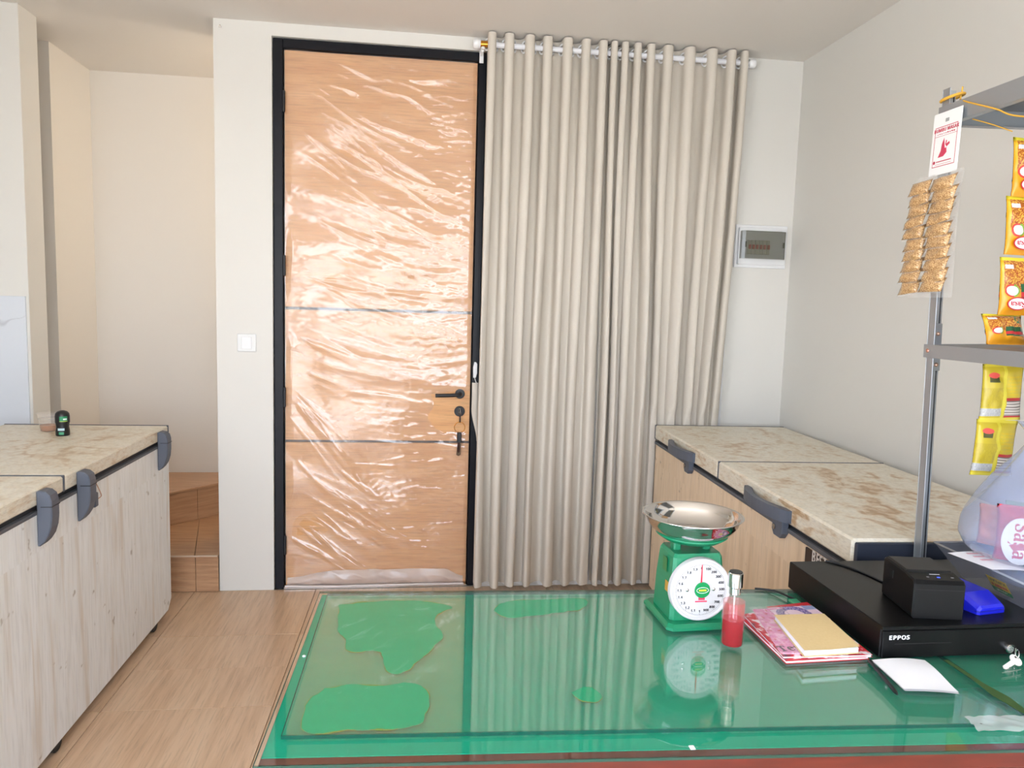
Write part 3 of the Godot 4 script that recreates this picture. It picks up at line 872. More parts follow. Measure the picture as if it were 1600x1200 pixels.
func build_right_freezer() -> void:
	var o := thing("chest_freezer", "tan chest freezer with brown stained lids in the right corner", "freezer", Vector3(1.095, 0, -1.702))
	o.rotation.y = deg_to_rad(-1.99)
	var W := 0.655; var L := 1.79
	obj("body", box2(Vector3(0.004, 0.03, -L + 0.004), Vector3(W, 0.765, -0.012), 0.006), M.front_tan, o)
	obj("seam_channel", box2(Vector3(0.012, 0.765, -L + 0.01), Vector3(W - 0.01, 0.785, -0.02)), M.gasket, o)
	obj("seam_trim", box2(Vector3(-0.001, 0.757, -L + 0.002), Vector3(W, 0.770, -0.01), 0.002), M.trim_grey, o)
	for k in [[-L, -0.948, M.lid_a], [-0.934, 0.0, M.lid_b]]:
		var l: float = k[1] - k[0]
		var ld := obj("lid", box(Vector3(W, 0.068, l), 0.006), lid_mat(k[2], W, l), o, Vector3(W * 0.5, 0.816, (k[0] + k[1]) * 0.5))
		obj("lid_edging", box(Vector3(W + 0.002, 0.069, 0.006), 0.001, Vector3(0, 0.0006, -l * 0.5 - 0.002)), M.trim_grey, ld)
	obj("end_cap", box2(Vector3(0.004, 0.772, 0.001), Vector3(W + 0.004, 0.843, 0.014), 0.003), mat(rgb(40, 46, 60), 0.5), o)
	obj("end_ledge", box2(Vector3(0.0, 0.70, -0.010), Vector3(W, 0.752, 0.004), 0.003), mat(rgb(52, 58, 74), 0.5), o)
	# bowed bar handles on the lid edge
	for z in [-0.655, -1.52]:
		var st := begin()
		var path := []; var inner := []
		for i in 13:
			var t := i / 12.0
			path.append(Vector2(-0.012 - 0.034 * pow(sin(PI * t), 0.7), lerpf(0.0, 0.325, t)))
		var poly := PackedVector2Array()
		for p in path:
			poly.append(p)
		for i in 13:
			var t := 1.0 - i / 12.0
			poly.append(Vector2(0.002 - 0.030 * pow(maxf(0.0, sin(PI * clampf((t - 0.12) / 0.76, 0.0, 1.0))), 0.8), lerpf(0.0, 0.325, t)))
		# local x outward, polygon y along z
		var q := PackedVector2Array()
		for p in poly:
			q.append(Vector2(p.x, -p.y))
		add_prism(st, q, 0.790, 0.828, Transform3D(Basis(Vector3(1, 0, 0), Vector3(0, 0, -1), Vector3(0, 1, 0)), Vector3(0, 0, z)), 0.003)
		obj("handle", done(st), M.handle_grey, o)
		var kk := obj("lock_plate", prism([Vector2(-0.03, 0.79), Vector2(-0.035, 0.752), Vector2(-0.02, 0.735), Vector2(0.02, 0.735), Vector2(0.035, 0.752), Vector2(0.035, 0.79)], -0.004, 0.018, Transform3D(Basis(Vector3(0, 0, 1), Vector3(0, 1, 0), Vector3(-1, 0, 0)), Vector3(0, 0, z + 0.27)), 0.002), M.handle_grey, o)
		obj("keyhole", lathe(cyl(0.009, 0.0, 0.004, 0.001), 16, Transform3D(Basis(Vector3(0, 0, 1), PI / 2), Vector3(-0.018, 0.762, z + 0.255))), M.steel, kk)
	var d := obj("sticker", box2(Vector3(-0.0012, 0.52, -0.232), Vector3(0.004, 0.752, -0.012)), mat(rgb(52, 38, 34), 0.5), o)
	obj("lettering", letters("BEST O", 0.030), mat(rgb(225, 220, 215), 0.5), d, Vector3(-0.0016, 0.7395, -0.135), Basis(Vector3.UP, -PI / 2).scaled_local(Vector3(0.9, 1.2, 1)))

# ------------------------------------------------------------------ counter
func build_table() -> void:
	var o := thing("counter_table", "reddish wooden counter table with green top under glass sheets", "table", Vector3(0.64, 0, -1.31))
	var q := [Vector2(-0.219, -1.671), Vector2(1.5, -1.612), Vector2(1.5, -0.953), Vector2(-0.227, -1.024)]
	var inset := func(l: float, n: float) -> Array:
		return [q[0] + Vector2(l, l), q[1] + Vector2(-l, l), q[2] + Vector2(-l, -n), q[3] + Vector2(l, -n)]
	var red := tri(picture(128, 128, func(u, v): return rgb(106, 38, 24).lerp(rgb(80, 26, 16), fbm(u * 3.0, v * 26.0))), Vector3(2, 2, 2), Vector3.ZERO, 0.3)
	var bt := inset.call(0.004, 0.006)
	wobj("wood_top", slab(bt, 0.715, 0.7425, 0.002), red, o)
	var gt := picture(256, 256, func(u, v): return rgb(0, 158, 124).lerp(rgb(0, 150, 114), fbm(u * 4.0, v * 4.0)))
	wobj("green_sheet", slab(inset.call(0.006, 0.028), 0.7425, 0.744), tri(gt, Vector3(1, 1, 1), Vector3.ZERO, 0.8, 0.2), o)
	# apron and legs
	var st := begin()
	add_prism(st, PackedVector2Array([Vector2(-0.19, 0.60), Vector2(1.47, 0.60), Vector2(1.47, 0.715), Vector2(-0.19, 0.715)]), -0.012, 0.012, Transform3D(Basis(Vector3.UP, -0.041), Vector3(0, 0, -1.045)))
	wobj("apron", done(st), red, o)
	wobj("back_panel", box2(Vector3(-0.17, 0.05, -1.60), Vector3(1.45, 0.715, -1.58), 0.002), red, o)
	for x in [-0.185, 1.465]:
		wobj("side_panel", box2(Vector3(x - 0.014, 0.0, -1.60), Vector3(x + 0.014, 0.715, -1.03), 0.002), red, o)
	# glass
	var glass := clear(rgb(205, 240, 228), 0.02, 0.02)
	var edge := clear(rgb(16, 74, 62), 0.86, 0.1)
	var g := thing("glass_sheet", "large lower glass sheet covering the whole green counter top", "glass sheet", Vector3(0.64, 0.744, -1.31))
	# it lies wet on the vinyl, so only its upper face mirrors
	wobj("pane", grid_mesh(1, 1, func(u, v): 
		var p: Vector2 = q[0].lerp(q[1], u).lerp(q[3].lerp(q[2], u), v)
		return Vector3(p.x, 0.749, p.y)), glass, g)
	wobj("polished_edge", rim(q, 0.7446, 0.749), edge, g)
	var q2 := [Vector2(-0.198, -1.642), Vector2(1.018, -1.600), Vector2(1.018, -1.034), Vector2(-0.199, -1.086)]
	var g2 := thing("glass_sheet", "smaller upper glass sheet on the counter with puddles trapped below", "glass sheet", Vector3(0.41, 0.7505, -1.34))
	wobj("polished_edge", rim(q2, 0.7505, 0.756), edge, g2)
	var q3 := [Vector2(1.022, -1.600), Vector2(1.48, -1.585), Vector2(1.48, -1.010), Vector2(1.022, -1.034)]
	var g3 := thing("glass_sheet", "short upper glass sheet under the cash drawer at the right end", "glass sheet", Vector3(1.25, 0.7505, -1.31))
	wobj("pane", slab(q3, 0.7505, 0.756), glass, g3)
	wobj("polished_edge", rim(q3, 0.7505, 0.756), edge, g3)
	# water caught between the sheets
	var water := mat(rgb(6, 160, 112), 0.5, 0.0, 0.2)
	var tide := mat(rgb(104, 138, 52), 0.6, 0.0, 0.3)
	var pools := [
		["puddle caught under the glass near the far left corner of the counter", [[-0.167, -1.592], [-0.09, -1.607], [0.014, -1.603], [0.078, -1.567], [0.048, -1.53], [0.04, -1.481], [0.056, -1.43], [0.038, -1.385], [-0.0, -1.31], [-0.027, -1.276], [-0.052, -1.29], [-0.060, -1.34], [-0.072, -1.366], [-0.126, -1.37], [-0.138, -1.42], [-0.155, -1.46], [-0.162, -1.53]]],
		["broad oval puddle caught under the glass at the near left of the counter", [[-0.15, -1.235], [-0.11, -1.247], [-0.064, -1.238], [-0.009, -1.243], [0.018, -1.222], [0.024, -1.19], [0.018, -1.13], [0.0, -1.11], [-0.047, -1.102], [-0.1, -1.104], [-0.143, -1.097], [-0.172, -1.112], [-0.178, -1.15], [-0.174, -1.2]]],
		["long shallow puddle under the glass along the far edge of the counter", [[0.168, -1.54], [0.182, -1.575], [0.22, -1.595], [0.3, -1.600], [0.382, -1.598], [0.374, -1.55], [0.33, -1.53], [0.274, -1.516], [0.215, -1.505], [0.185, -1.512]]],
		["small round wet spot under the glass in the middle of the counter", [[0.27, -1.19], [0.29, -1.21], [0.31, -1.205], [0.318, -1.18], [0.305, -1.16], [0.28, -1.165]]],
	]
	var wet := []
	for p in pools:
		var pts := []
		for v in p[1]:
			pts.append(Vector3(v[0], 0.0, v[1]))
		pts.append(pts[0]); 
		var loop := curve(pts, 5)
		loop.pop_back()
		var fine := []
		for v in loop:
			var w := 0.003 * nz.get_noise_2d(v.x * 3000.0, v.z * 3000.0)
			fine.append(Vector2(v.x + w, v.z + w))
		wet.append(PackedVector2Array(fine))
		var c: Vector3 = pts[0]
		var o2 := thing("water_puddle", p[0], "puddle", Vector3(c.x, 0.749, c.z), "puddles trapped between the glass sheets")
		wobj("water", slab(fine, 0.7492, 0.7499), water, o2)
		var r := []
		for v in fine:
			r.append(Vector3(v.x, 0.7496, v.y))
		var st2 := begin()
		for i in range(0, r.size() - 1):
			var keep: float = nz.get_noise_2d(r[i].x * 1500.0 + 70.0, r[i].z * 1500.0)
			if keep > -0.12:
				add_tube(st2, [r[i], r[i + 1]], 0.0006 + 0.0016 * keep * keep, 5)
		wobj("tide_line", done(st2), tide, o2)
	var over := func(y: float) -> Callable:
		return func(u: float, v: float) -> Vector3:
			var p: Vector2 = q2[0].lerp(q2[1], u).lerp(q2[3].lerp(q2[2], u), v)
			return Vector3(p.x, y, p.y)
	var low: Callable = over.call(0.7505)
	var dry := func(u: float, v: float) -> bool:
		var p: Vector3 = low.call(u, v)
		for w in wet:
			if Geometry2D.is_point_in_polygon(Vector2(p.x, p.z), w):
				return true
		return false
	wobj("pane", grid_mesh(1, 1, over.call(0.756)), glass, g2)
	wobj("pane_underside", grid_mesh(480, 220, low, dry), glass, g2)
	var dirt := thing("dirt_line", "line of brown grime along the joint of the two upper glass sheets", "dirt", Vector3(1.02, 0.7565, -1.2))
	wobj("grime", slab([Vector2(1.012, -1.25), Vector2(1.02, -1.25), Vector2(1.023, -1.16), Vector2(1.032, -1.11), Vector2(1.025, -1.05), Vector2(1.015, -1.06), Vector2(1.006, -1.12), Vector2(1.013, -1.18)], 0.7562, 0.7567), mat(rgb(58, 90, 40), 0.7), dirt)
	var tape := thing("tape_strip", "crumpled clear tape holding the corner of the upper glass", "tape", Vector3(0.98, 0.756, -1.03))
	wobj("tape_film", grid_mesh(18, 6, func(u, v): return Vector3(lerpf(0.90, 1.06, u), 0.7575 + 0.003 * nz.get_noise_2d(u * 900.0, v * 300.0) + 0.002 - 0.006 * v * v, lerpf(-1.055, -1.022, v) + 0.005 * u)), clear(rgb(235, 240, 238), 0.35, 0.2), tape)
	var c1 := thing("paper_scrap", "tiny white crumb on the left edge of the glass counter", "scrap", Vector3(-0.206, 0.749, -1.354))
	obj("crumb", lathe([Vector2(0, 0), Vector2(0.003, 0.0005), Vector2(0.0035, 0.002), Vector2(0.002, 0.003), Vector2(0, 0.0032)], 8), M.paper, c1)
	var c2 := thing("paper_scrap", "small square white scrap near the front edge of the glass counter", "scrap", Vector3(0.421, 0.749, -1.02))
	obj("crumb", box(Vector3(0.008, 0.0012, 0.010), 0.0003, Vector3(0, 0.0007, 0)), M.paper, c2)

func rim(q: Array, y0: float, y1: float) -> ArrayMesh:
	var st := begin()
	st.set_smooth_group(-1)
	var c := Vector2.ZERO
	for p in q:
		c += p / q.size()
	for i in q.size():
		var a: Vector2 = q[i]; var b: Vector2 = q[(i + 1) % q.size()]
		var n := Vector2((b - a).y, -(b - a).x).normalized()
		if n.dot(a - c) < 0.0:
			n = -n
		var e := 0.0004
		a += n * e; b += n * e
		face(st, [Vector3(a.x, y0, a.y), Vector3(b.x, y0, b.y), Vector3(b.x, y1, b.y), Vector3(a.x, y1, a.y)], Vector3(n.x, 0, n.y))
		var a2 := a - n * 0.0018; var b2 := b - n * 0.0018
		face(st, [Vector3(a.x, y1 + 0.0002, a.y), Vector3(b.x, y1 + 0.0002, b.y), Vector3(b2.x, y1 + 0.0002, b2.y), Vector3(a2.x, y1 + 0.0002, a2.y)], Vector3.UP)
	return done(st)

const TY := 0.7565   # top of the upper glass

func build_scale() -> void:
	var o := thing("kitchen_scale", "green spring scale with round white dial and steel bowl on the counter", "scale", Vector3(0.584, TY, -1.485))
	o.rotation.y = 0.04
	var green := mat(rgb(14, 122, 84), 0.3)
	var st := begin()
	# base plate with sloping rim, then tapered housing
	var lay := [[0.0, 0.074, 0.080], [0.006, 0.074, 0.080], [0.011, 0.069, 0.074], [0.012, 0.068, 0.073]]
	add_frustum(st, lay)
	obj("base", done(st), green, o)
	st = begin()
	add_frustum(st, [[0.011, 0.060, 0.054], [0.085, 0.058, 0.050], [0.142, 0.054, 0.044], [0.150, 0.050, 0.040]])
	var hs := obj("housing", done(st), green, o)
	# printed patches on the side
	obj("side_print", box(Vector3(0.0006, 0.03, 0.022), 0.0, Vector3(-0.0582, 0.118, 0.004)), mat(rgb(52, 110, 60), 0.4), hs)
	obj("side_print", box(Vector3(0.0006, 0.022, 0.02), 0.0, Vector3(-0.0586, 0.075, 0.022)), mat(rgb(190, 140, 50), 0.4), hs)
	var ax := Basis(Vector3(1, 0, 0), PI / 2)
	var dial := obj("dial", lathe([Vector2(0, 0.010), Vector2(0.060, 0.010), Vector2(0.060, 0.010), Vector2(0.062, 0.013), Vector2(0.0655, 0.012), Vector2(0.0665, 0.008), Vector2(0.0665, -0.004)], 64, Transform3D(ax, Vector3(0, 0.0795, 0.051))), mat(rgb(204, 201, 203), 0.3), o)
	var zf := 0.0615
	st = begin()
	for k in 100:
		var t := TAU * k / 100.0
		var long := k % 5 == 0
		var r0 := 0.0515 if long else 0.0530
		var d := Vector3(sin(t), cos(t), 0)
		add_box(st, Vector3(0, 0.0795, zf) + d * (r0 + 0.055) * 0.5, Vector3(0.0006, 0.055 - r0, 0.0003), 0.0, Basis(Vector3(0, 0, 1), -t))
	obj("dial_ticks", done(st), mat(rgb(60, 60, 66), 0.5), dial)
	for k in 20:
		var t := TAU * k / 20.0
		obj("dial_numeral", letters("0" if k == 0 else (str(k * 100) if k < 10 else ("1" if k == 10 else "1." + str(k - 10))), 0.0056), mat(rgb(40, 40, 46), 0.5), dial, Vector3(sin(t) * 0.0465, 0.0795 + cos(t) * 0.0465, zf))
	obj("needle", prism([Vector2(-0.002, 0.081), Vector2(0.002, 0.081), Vector2(0.0008, 0.134), Vector2(-0.0008, 0.134)], zf + 0.001, zf + 0.0018), mat(rgb(205, 50, 70), 0.4), dial)
	var hub := obj("hub_badge", lathe(cyl(0.0168, 0.0, 0.003, 0.0006), 36, Transform3D(ax, Vector3(0.003, 0.0795, zf))), mat(rgb(10, 140, 76), 0.35), dial)
	var oval := []
	for p in ring_pts(Vector3.ZERO, 1.0, Vector3.RIGHT, Vector3.UP, 32):
		oval.append(Vector3(0.003 + p.x * 0.0128, 0.0795 + p.y * 0.0062, zf + 0.0032))
	obj("badge_ring", tube(oval, 0.0005, 6, true), M.white, hub)
	obj("badge_print", box(Vector3(0.016, 0.0036, 0.0005), 0.0, Vector3(0.003, 0.0795, zf + 0.0032)), mat(rgb(214, 200, 60), 0.5), hub)
	obj("red_print", box(Vector3(0.014, 0.006, 0.0004), 0.0, Vector3(0.003, 0.0605, zf)), mat(rgb(212, 60, 90), 0.5), dial)
	obj("red_print", box(Vector3(0.026, 0.0028, 0.0004), 0.0, Vector3(0.002, 0.0545, zf)), mat(rgb(220, 70, 100), 0.5), dial)
	for x in [-0.029, 0.029]:
		obj("dial_screw", lathe([Vector2(0.004, 0), Vector2(0.0035, 0.0012), Vector2(0, 0.0018)], 14, Transform3D(ax, Vector3(x, 0.0795, zf - 0.001))), M.chrome, dial)
	# arms, dish holder, bowl
	for x in [-0.035, 0.031]:
		obj("arm", box2(Vector3(x - 0.008, 0.145, -0.012), Vector3(x + 0.008, 0.180, 0.014), 0.003), green, o)
	obj("cross_plate", box2(Vector3(-0.03, 0.148, -0.03), Vector3(0.03, 0.158, -0.02), 0.002), M.steel, o)
	obj("bowl_rest", lathe([Vector2(0, 0.172), Vector2(0.062, 0.172), Vector2(0.072, 0.179), Vector2(0.076, 0.182), Vector2(0.074, 0.185), Vector2(0.060, 0.178), Vector2(0, 0.177)], 48), green, o)
	var bowl := obj("bowl", lathe([Vector2(0, 0.1785), Vector2(0.050, 0.1785), Vector2(0.064, 0.1808), Vector2(0.076, 0.1862), Vector2(0.087, 0.1950), Vector2(0.0955, 0.2070), Vector2(0.1005, 0.2205), Vector2(0.105, 0.2225), Vector2(0.107, 0.2240), Vector2(0.105, 0.2252), Vector2(0.0995, 0.2230), Vector2(0.0945, 0.2080), Vector2(0.086, 0.1962), Vector2(0.075, 0.1876), Vector2(0.063, 0.1824), Vector2(0.050, 0.1805), Vector2(0, 0.1805)], 72), M.chrome, o)
	bowl.name = "bowl"

# stacked rectangles [y, half width, half depth] closed top and bottom, corners cut
func add_frustum(st: SurfaceTool, lay: Array) -> void:
	st.set_smooth_group(-1)
	var rings := []
	for l in lay:
		var c := minf(l[1], l[2]) * 0.14
		var r := []
		for p in [[1, 1, 0], [1, 1, 1], [-1, 1, 1], [-1, 1, 0], [-1, -1, 0], [-1, -1, 1], [1, -1, 1], [1, -1, 0]]:
			r.append(Vector3(p[0] * (l[1] - (c if p[2] else 0.0)), l[0], p[1] * (l[2] - (0.0 if p[2] else c))))
		rings.append(r)
	for k in rings.size() - 1:
		for i in 8:
			var j := (i + 1) % 8
			var q := [rings[k][i], rings[k][j], rings[k + 1][j], rings[k + 1][i]]
			face(st, q, Vector3(q[0].x + q[1].x, 0.0, q[0].z + q[1].z))
	face(st, rings[0], Vector3.DOWN)
	face(st, rings[-1], Vector3.UP)

func build_bottle() -> void:
	var o := thing("spray_bottle", "clear cylindrical perfume bottle of red liquid with chrome cap beside the scale", "bottle", Vector3(0.620, TY, -1.335))
	obj("bottle_wall", lathe([Vector2(0, 0.0005), Vector2(0.021, 0.0005), Vector2(0.0225, 0.002), Vector2(0.0225, 0.104), Vector2(0.021, 0.108), Vector2(0.014, 0.110)], 40), dull(clear(rgb(250, 240, 240), 0.02, 0.03)), o)
	obj("liquid", lathe([Vector2(0, 0.005), Vector2(0.0195, 0.005), Vector2(0.0205, 0.007), Vector2(0.0205, 0.056), Vector2(0.0205, 0.056), Vector2(0, 0.0565)], 36), dull(clear(rgb(150, 2, 22), 0.95, 0.12)), o)
	obj("liquid_film", lathe([Vector2(0.0208, 0.056), Vector2(0.0208, 0.092)], 36), clear(rgb(206, 30, 54), 0.34, 0.1), o)
	obj("dip_tube", tube([Vector3(0, 0.012, 0), Vector3(0, 0.11, 0)], 0.0018, 8), clear(rgb(250, 250, 250), 0.5, 0.15), o)
	obj("collar", lathe(cyl(0.0115, 0.106, 0.124, 0.001), 28), M.chrome, o)
	obj("cap", lathe(cyl(0.0142, 0.120, 0.150, 0.0015), 36), M.chrome, o)
	obj("cap_top", lathe(cyl(0.0128, 0.1501, 0.1515, 0.0004), 36), mat(rgb(60, 60, 60), 0.2, 0.6), o)

# a thin book: quad in x,z with y range, pages showing on the near side
func booklet(called: String, label: String, category: String, q: Array, y0: float, y1: float, cover: Material, group := "") -> Node3D:
	var c := Vector2.ZERO
	for p in q:
		c += p * 0.25
	var o := thing(called, label, category, Vector3(c.x, y0, c.y), group)
	var inner := []
	for p in q:
		inner.append(p.move_toward(c, 0.003))
	wobj("back_cover", slab(q, y0, y0 + 0.0006), cover, o)
	wobj("pages", slab(inner, y0 + 0.0006, y1 - 0.0008), M.paper, o)
	wobj("front_cover", slab(q, y1 - 0.0008, y1), cover, o)
	return o

func build_papers() -> void:
	var mag := tri(picture(128, 128, func(u, v):
		var n := fbm(u * 5.0, v * 5.0)
		return rgb(196, 30, 44).lerp(rgb(235, 225, 228), clampf((n - 0.52) * 8.0, 0.0, 1.0)).lerp(rgb(60, 66, 84), clampf((0.34 - n) * 8.0, 0.0, 1.0))), Vector3(5, 5, 5), Vector3(0.3, 0, 0.2), 0.3)
	var y := TY
	booklet("magazine", "red and white magazine lying lowest in the pile by the cash drawer", "magazine", [Vector2(0.690, -1.440), Vector2(0.868, -1.500), Vector2(0.866, -1.262), Vector2(0.692, -1.254)], y, y + 0.006, mat(rgb(205, 34, 46), 0.3), "papers by the cash drawer")
	booklet("magazine", "red patterned magazine second from bottom in the pile by the drawer", "magazine", [Vector2(0.697, -1.455), Vector2(0.872, -1.50), Vector2(0.869, -1.258), Vector2(0.690, -1.262)], y + 0.006, y + 0.011, mag, "papers by the cash drawer")
	var o := thing("pink_packet", "pink printed packet in clear plastic wrap on the red magazines", "packet", Vector3(0.735, y + 0.011, -1.37))
	var pink := tri(picture(128, 128, func(u, v):
		var n := fbm(u * 6.0, v * 6.0)
		return rgb(226, 132, 184).lerp(rgb(246, 196, 220), clampf((n - 0.45) * 4.0, 0.0, 1.0)).lerp(rgb(206, 70, 90), clampf((fbm(u * 9.0 + 4.0, v * 9.0) - 0.66) * 10.0, 0.0, 1.0))), Vector3(6, 6, 6), Vector3.ZERO, 0.35)
	wobj("card", slab([Vector2(0.728, -1.474), Vector2(0.80, -1.478), Vector2(0.775, -1.264), Vector2(0.690, -1.272)], y + 0.011, y + 0.0135, 0.0005), pink, o)
	wobj("lettering", letters("Ter", 0.021, true, true), mat(rgb(48, 20, 44), 0.5), o).transform = Transform3D(Basis(Vector3.UP, 0.10) * Basis(Vector3(1, 0, 0), -PI / 2), Vector3(0.7165, y + 0.0138, -1.289) - o.position)
	var wrapf := func(u: float, v: float) -> Vector3:
		var x := lerpf(lerpf(0.722, 0.80, u), lerpf(0.685, 0.775, u), v)
		return Vector3(x, y + 0.0142 + 0.0035 * ridge(u * 2.5 + v, v * 5.0, 1.4) * smoothstep(1.0, 0.75, v), lerpf(-1.482, -1.262, v))
	wobj("plastic_wrap", grid_mesh(20, 50, wrapf), clear(rgb(250, 240, 246), 0.10, 0.08), o)
	var p2 := thing("pink_leaflet", "pale pink leaflet with purple lettering under the tan notebook", "leaflet", Vector3(0.83, y + 0.011, -1.45))
	var lm := picture(128, 64, func(u, v):
		var d: float = Vector2((u - 0.42) / 0.36, (v - 0.62) / 0.5).length()
		var c := rgb(240, 214, 230)
		if d < 1.0 and d > 0.55:
			c = rgb(92, 70, 150) if fbm(u * 30.0, v * 14.0) > 0.42 else rgb(214, 200, 226)
		if v < 0.1 + 0.1 * u:
			c = rgb(196, 40, 50)
		if u > 0.75 and v < 0.42 and v > 0.15 + 0.3 * (u - 0.75):
			c = c.lerp(rgb(90, 130, 190), 0.6)
		return c)
	var lf := tex(lm, 0.35)
	wobj("sheet", grid_mesh(8, 4, func(u, v): return Vector3(lerpf(lerpf(0.765, 0.872, u), lerpf(0.76, 0.87, u), v), y + 0.0125 + 0.004 * v, lerpf(-1.508 + 0.02 * (1.0 - u), -1.408, v))), lf, p2)
	var nb := thing("notebook", "tan covered notebook lying on top of the paper pile", "notebook", Vector3(0.79, y + 0.0145, -1.33))
	var q := [Vector2(0.746, -1.414), Vector2(0.858, -1.414), Vector2(0.842, -1.258), Vector2(0.724, -1.249)]
	wobj("pages", slab([Vector2(0.748, -1.412), Vector2(0.856, -1.412), Vector2(0.840, -1.260), Vector2(0.727, -1.252)], y + 0.0155, y + 0.0255, 0.0006), M.paper, nb)
	var tan := tri(picture(64, 64, func(u, v): return rgb(230, 204, 152).lerp(rgb(222, 194, 140), fbm(u * 30.0, v * 30.0))), Vector3(5, 5, 5), Vector3.ZERO, 0.7)
	wobj("back_cover", slab(q, y + 0.0145, y + 0.0153), tan, nb)
	wobj("front_cover", grid_mesh(12, 8, func(u, v):
		var a: Vector2 = q[0].lerp(q[1], u); var b: Vector2 = q[3].lerp(q[2], u)
		var p := a.lerp(b, v)
		return Vector3(p.x, y + 0.0262 + 0.0025 * (1.0 - sin(u * PI)) * v, p.y)), tan, nb)
	# loose slip and pen
	var s := thing("paper_slip", "blank white folded paper slip in front of the cash drawer", "paper", Vector3(0.90, y, -1.19))
	var pf := func(lift: float) -> Callable:
		return func(u: float, v: float) -> Vector3:
			var a := Vector2(0.864, -1.250).lerp(Vector2(0.966, -1.240), u)
			var b := Vector2(0.856, -1.143).lerp(Vector2(0.950, -1.128), u)
			var p := a.lerp(b, v)
			return Vector3(p.x - lift * 0.5, y + 0.0012 + lift + 0.006 * sin(u * PI * 0.9) * (1.0 - 0.6 * v) * 0.8 + 0.002 * sin(v * 5.0) * u, p.y)
	wobj("upper_leaf", grid_mesh(14, 14, pf.call(0.0035)), M.paper, s)
	wobj("lower_leaf", grid_mesh(14, 14, pf.call(0.0)), mat(rgb(216, 214, 216), 0.8), s)
	var pen := thing("black_pen", "slim black pen lying beside the white paper slip", "pen", Vector3(0.845, y, -1.18))
	wobj("barrel", tube([Vector3(0.857, y + 0.0038, -1.248), Vector3(0.834, y + 0.0038, -1.139)], 0.0036, 12), M.black, pen)
	wobj("tip", lathe([Vector2(0.0036, 0), Vector2(0.003, 0.006), Vector2(0.0012, 0.012), Vector2(0, 0.0125)], 12, Transform3D(Basis(Quaternion(Vector3.UP, Vector3(-0.023, 0, 0.109).normalized())), Vector3(0.834, y + 0.0038, -1.139))), mat(rgb(20, 20, 22), 0.3), pen)
	# cable on the glass and its plug behind the drawer
	var cb := thing("power_cord", "thin black cord running over the glass behind the magazines", "cord", Vector3(0.83, y, -1.58))
	wobj("cable", tube(curve([Vector3(0.80, y + 0.003, -1.615), Vector3(0.815, y + 0.0028, -1.612), Vector3(0.842, y + 0.0028, -1.598), Vector3(0.862, y + 0.0028, -1.555), Vector3(0.872, y + 0.0028, -1.52), Vector3(0.877, y + 0.0028, -1.49)], 8), 0.0026, 8), M.black, cb)
	wobj("thin_wire", tube(curve([Vector3(0.815, y + 0.001, -1.600), Vector3(0.828, y + 0.001, -1.57), Vector3(0.838, y + 0.001, -1.53), Vector3(0.85, y + 0.001, -1.51)], 6), 0.0008, 6), mat(rgb(20, 60, 44), 0.4), cb)
	wobj("green_clip", box2(Vector3(0.846, y, -1.545), Vector3(0.868, y + 0.006, -1.522), 0.002), mat(rgb(70, 160, 120), 0.3), cb)

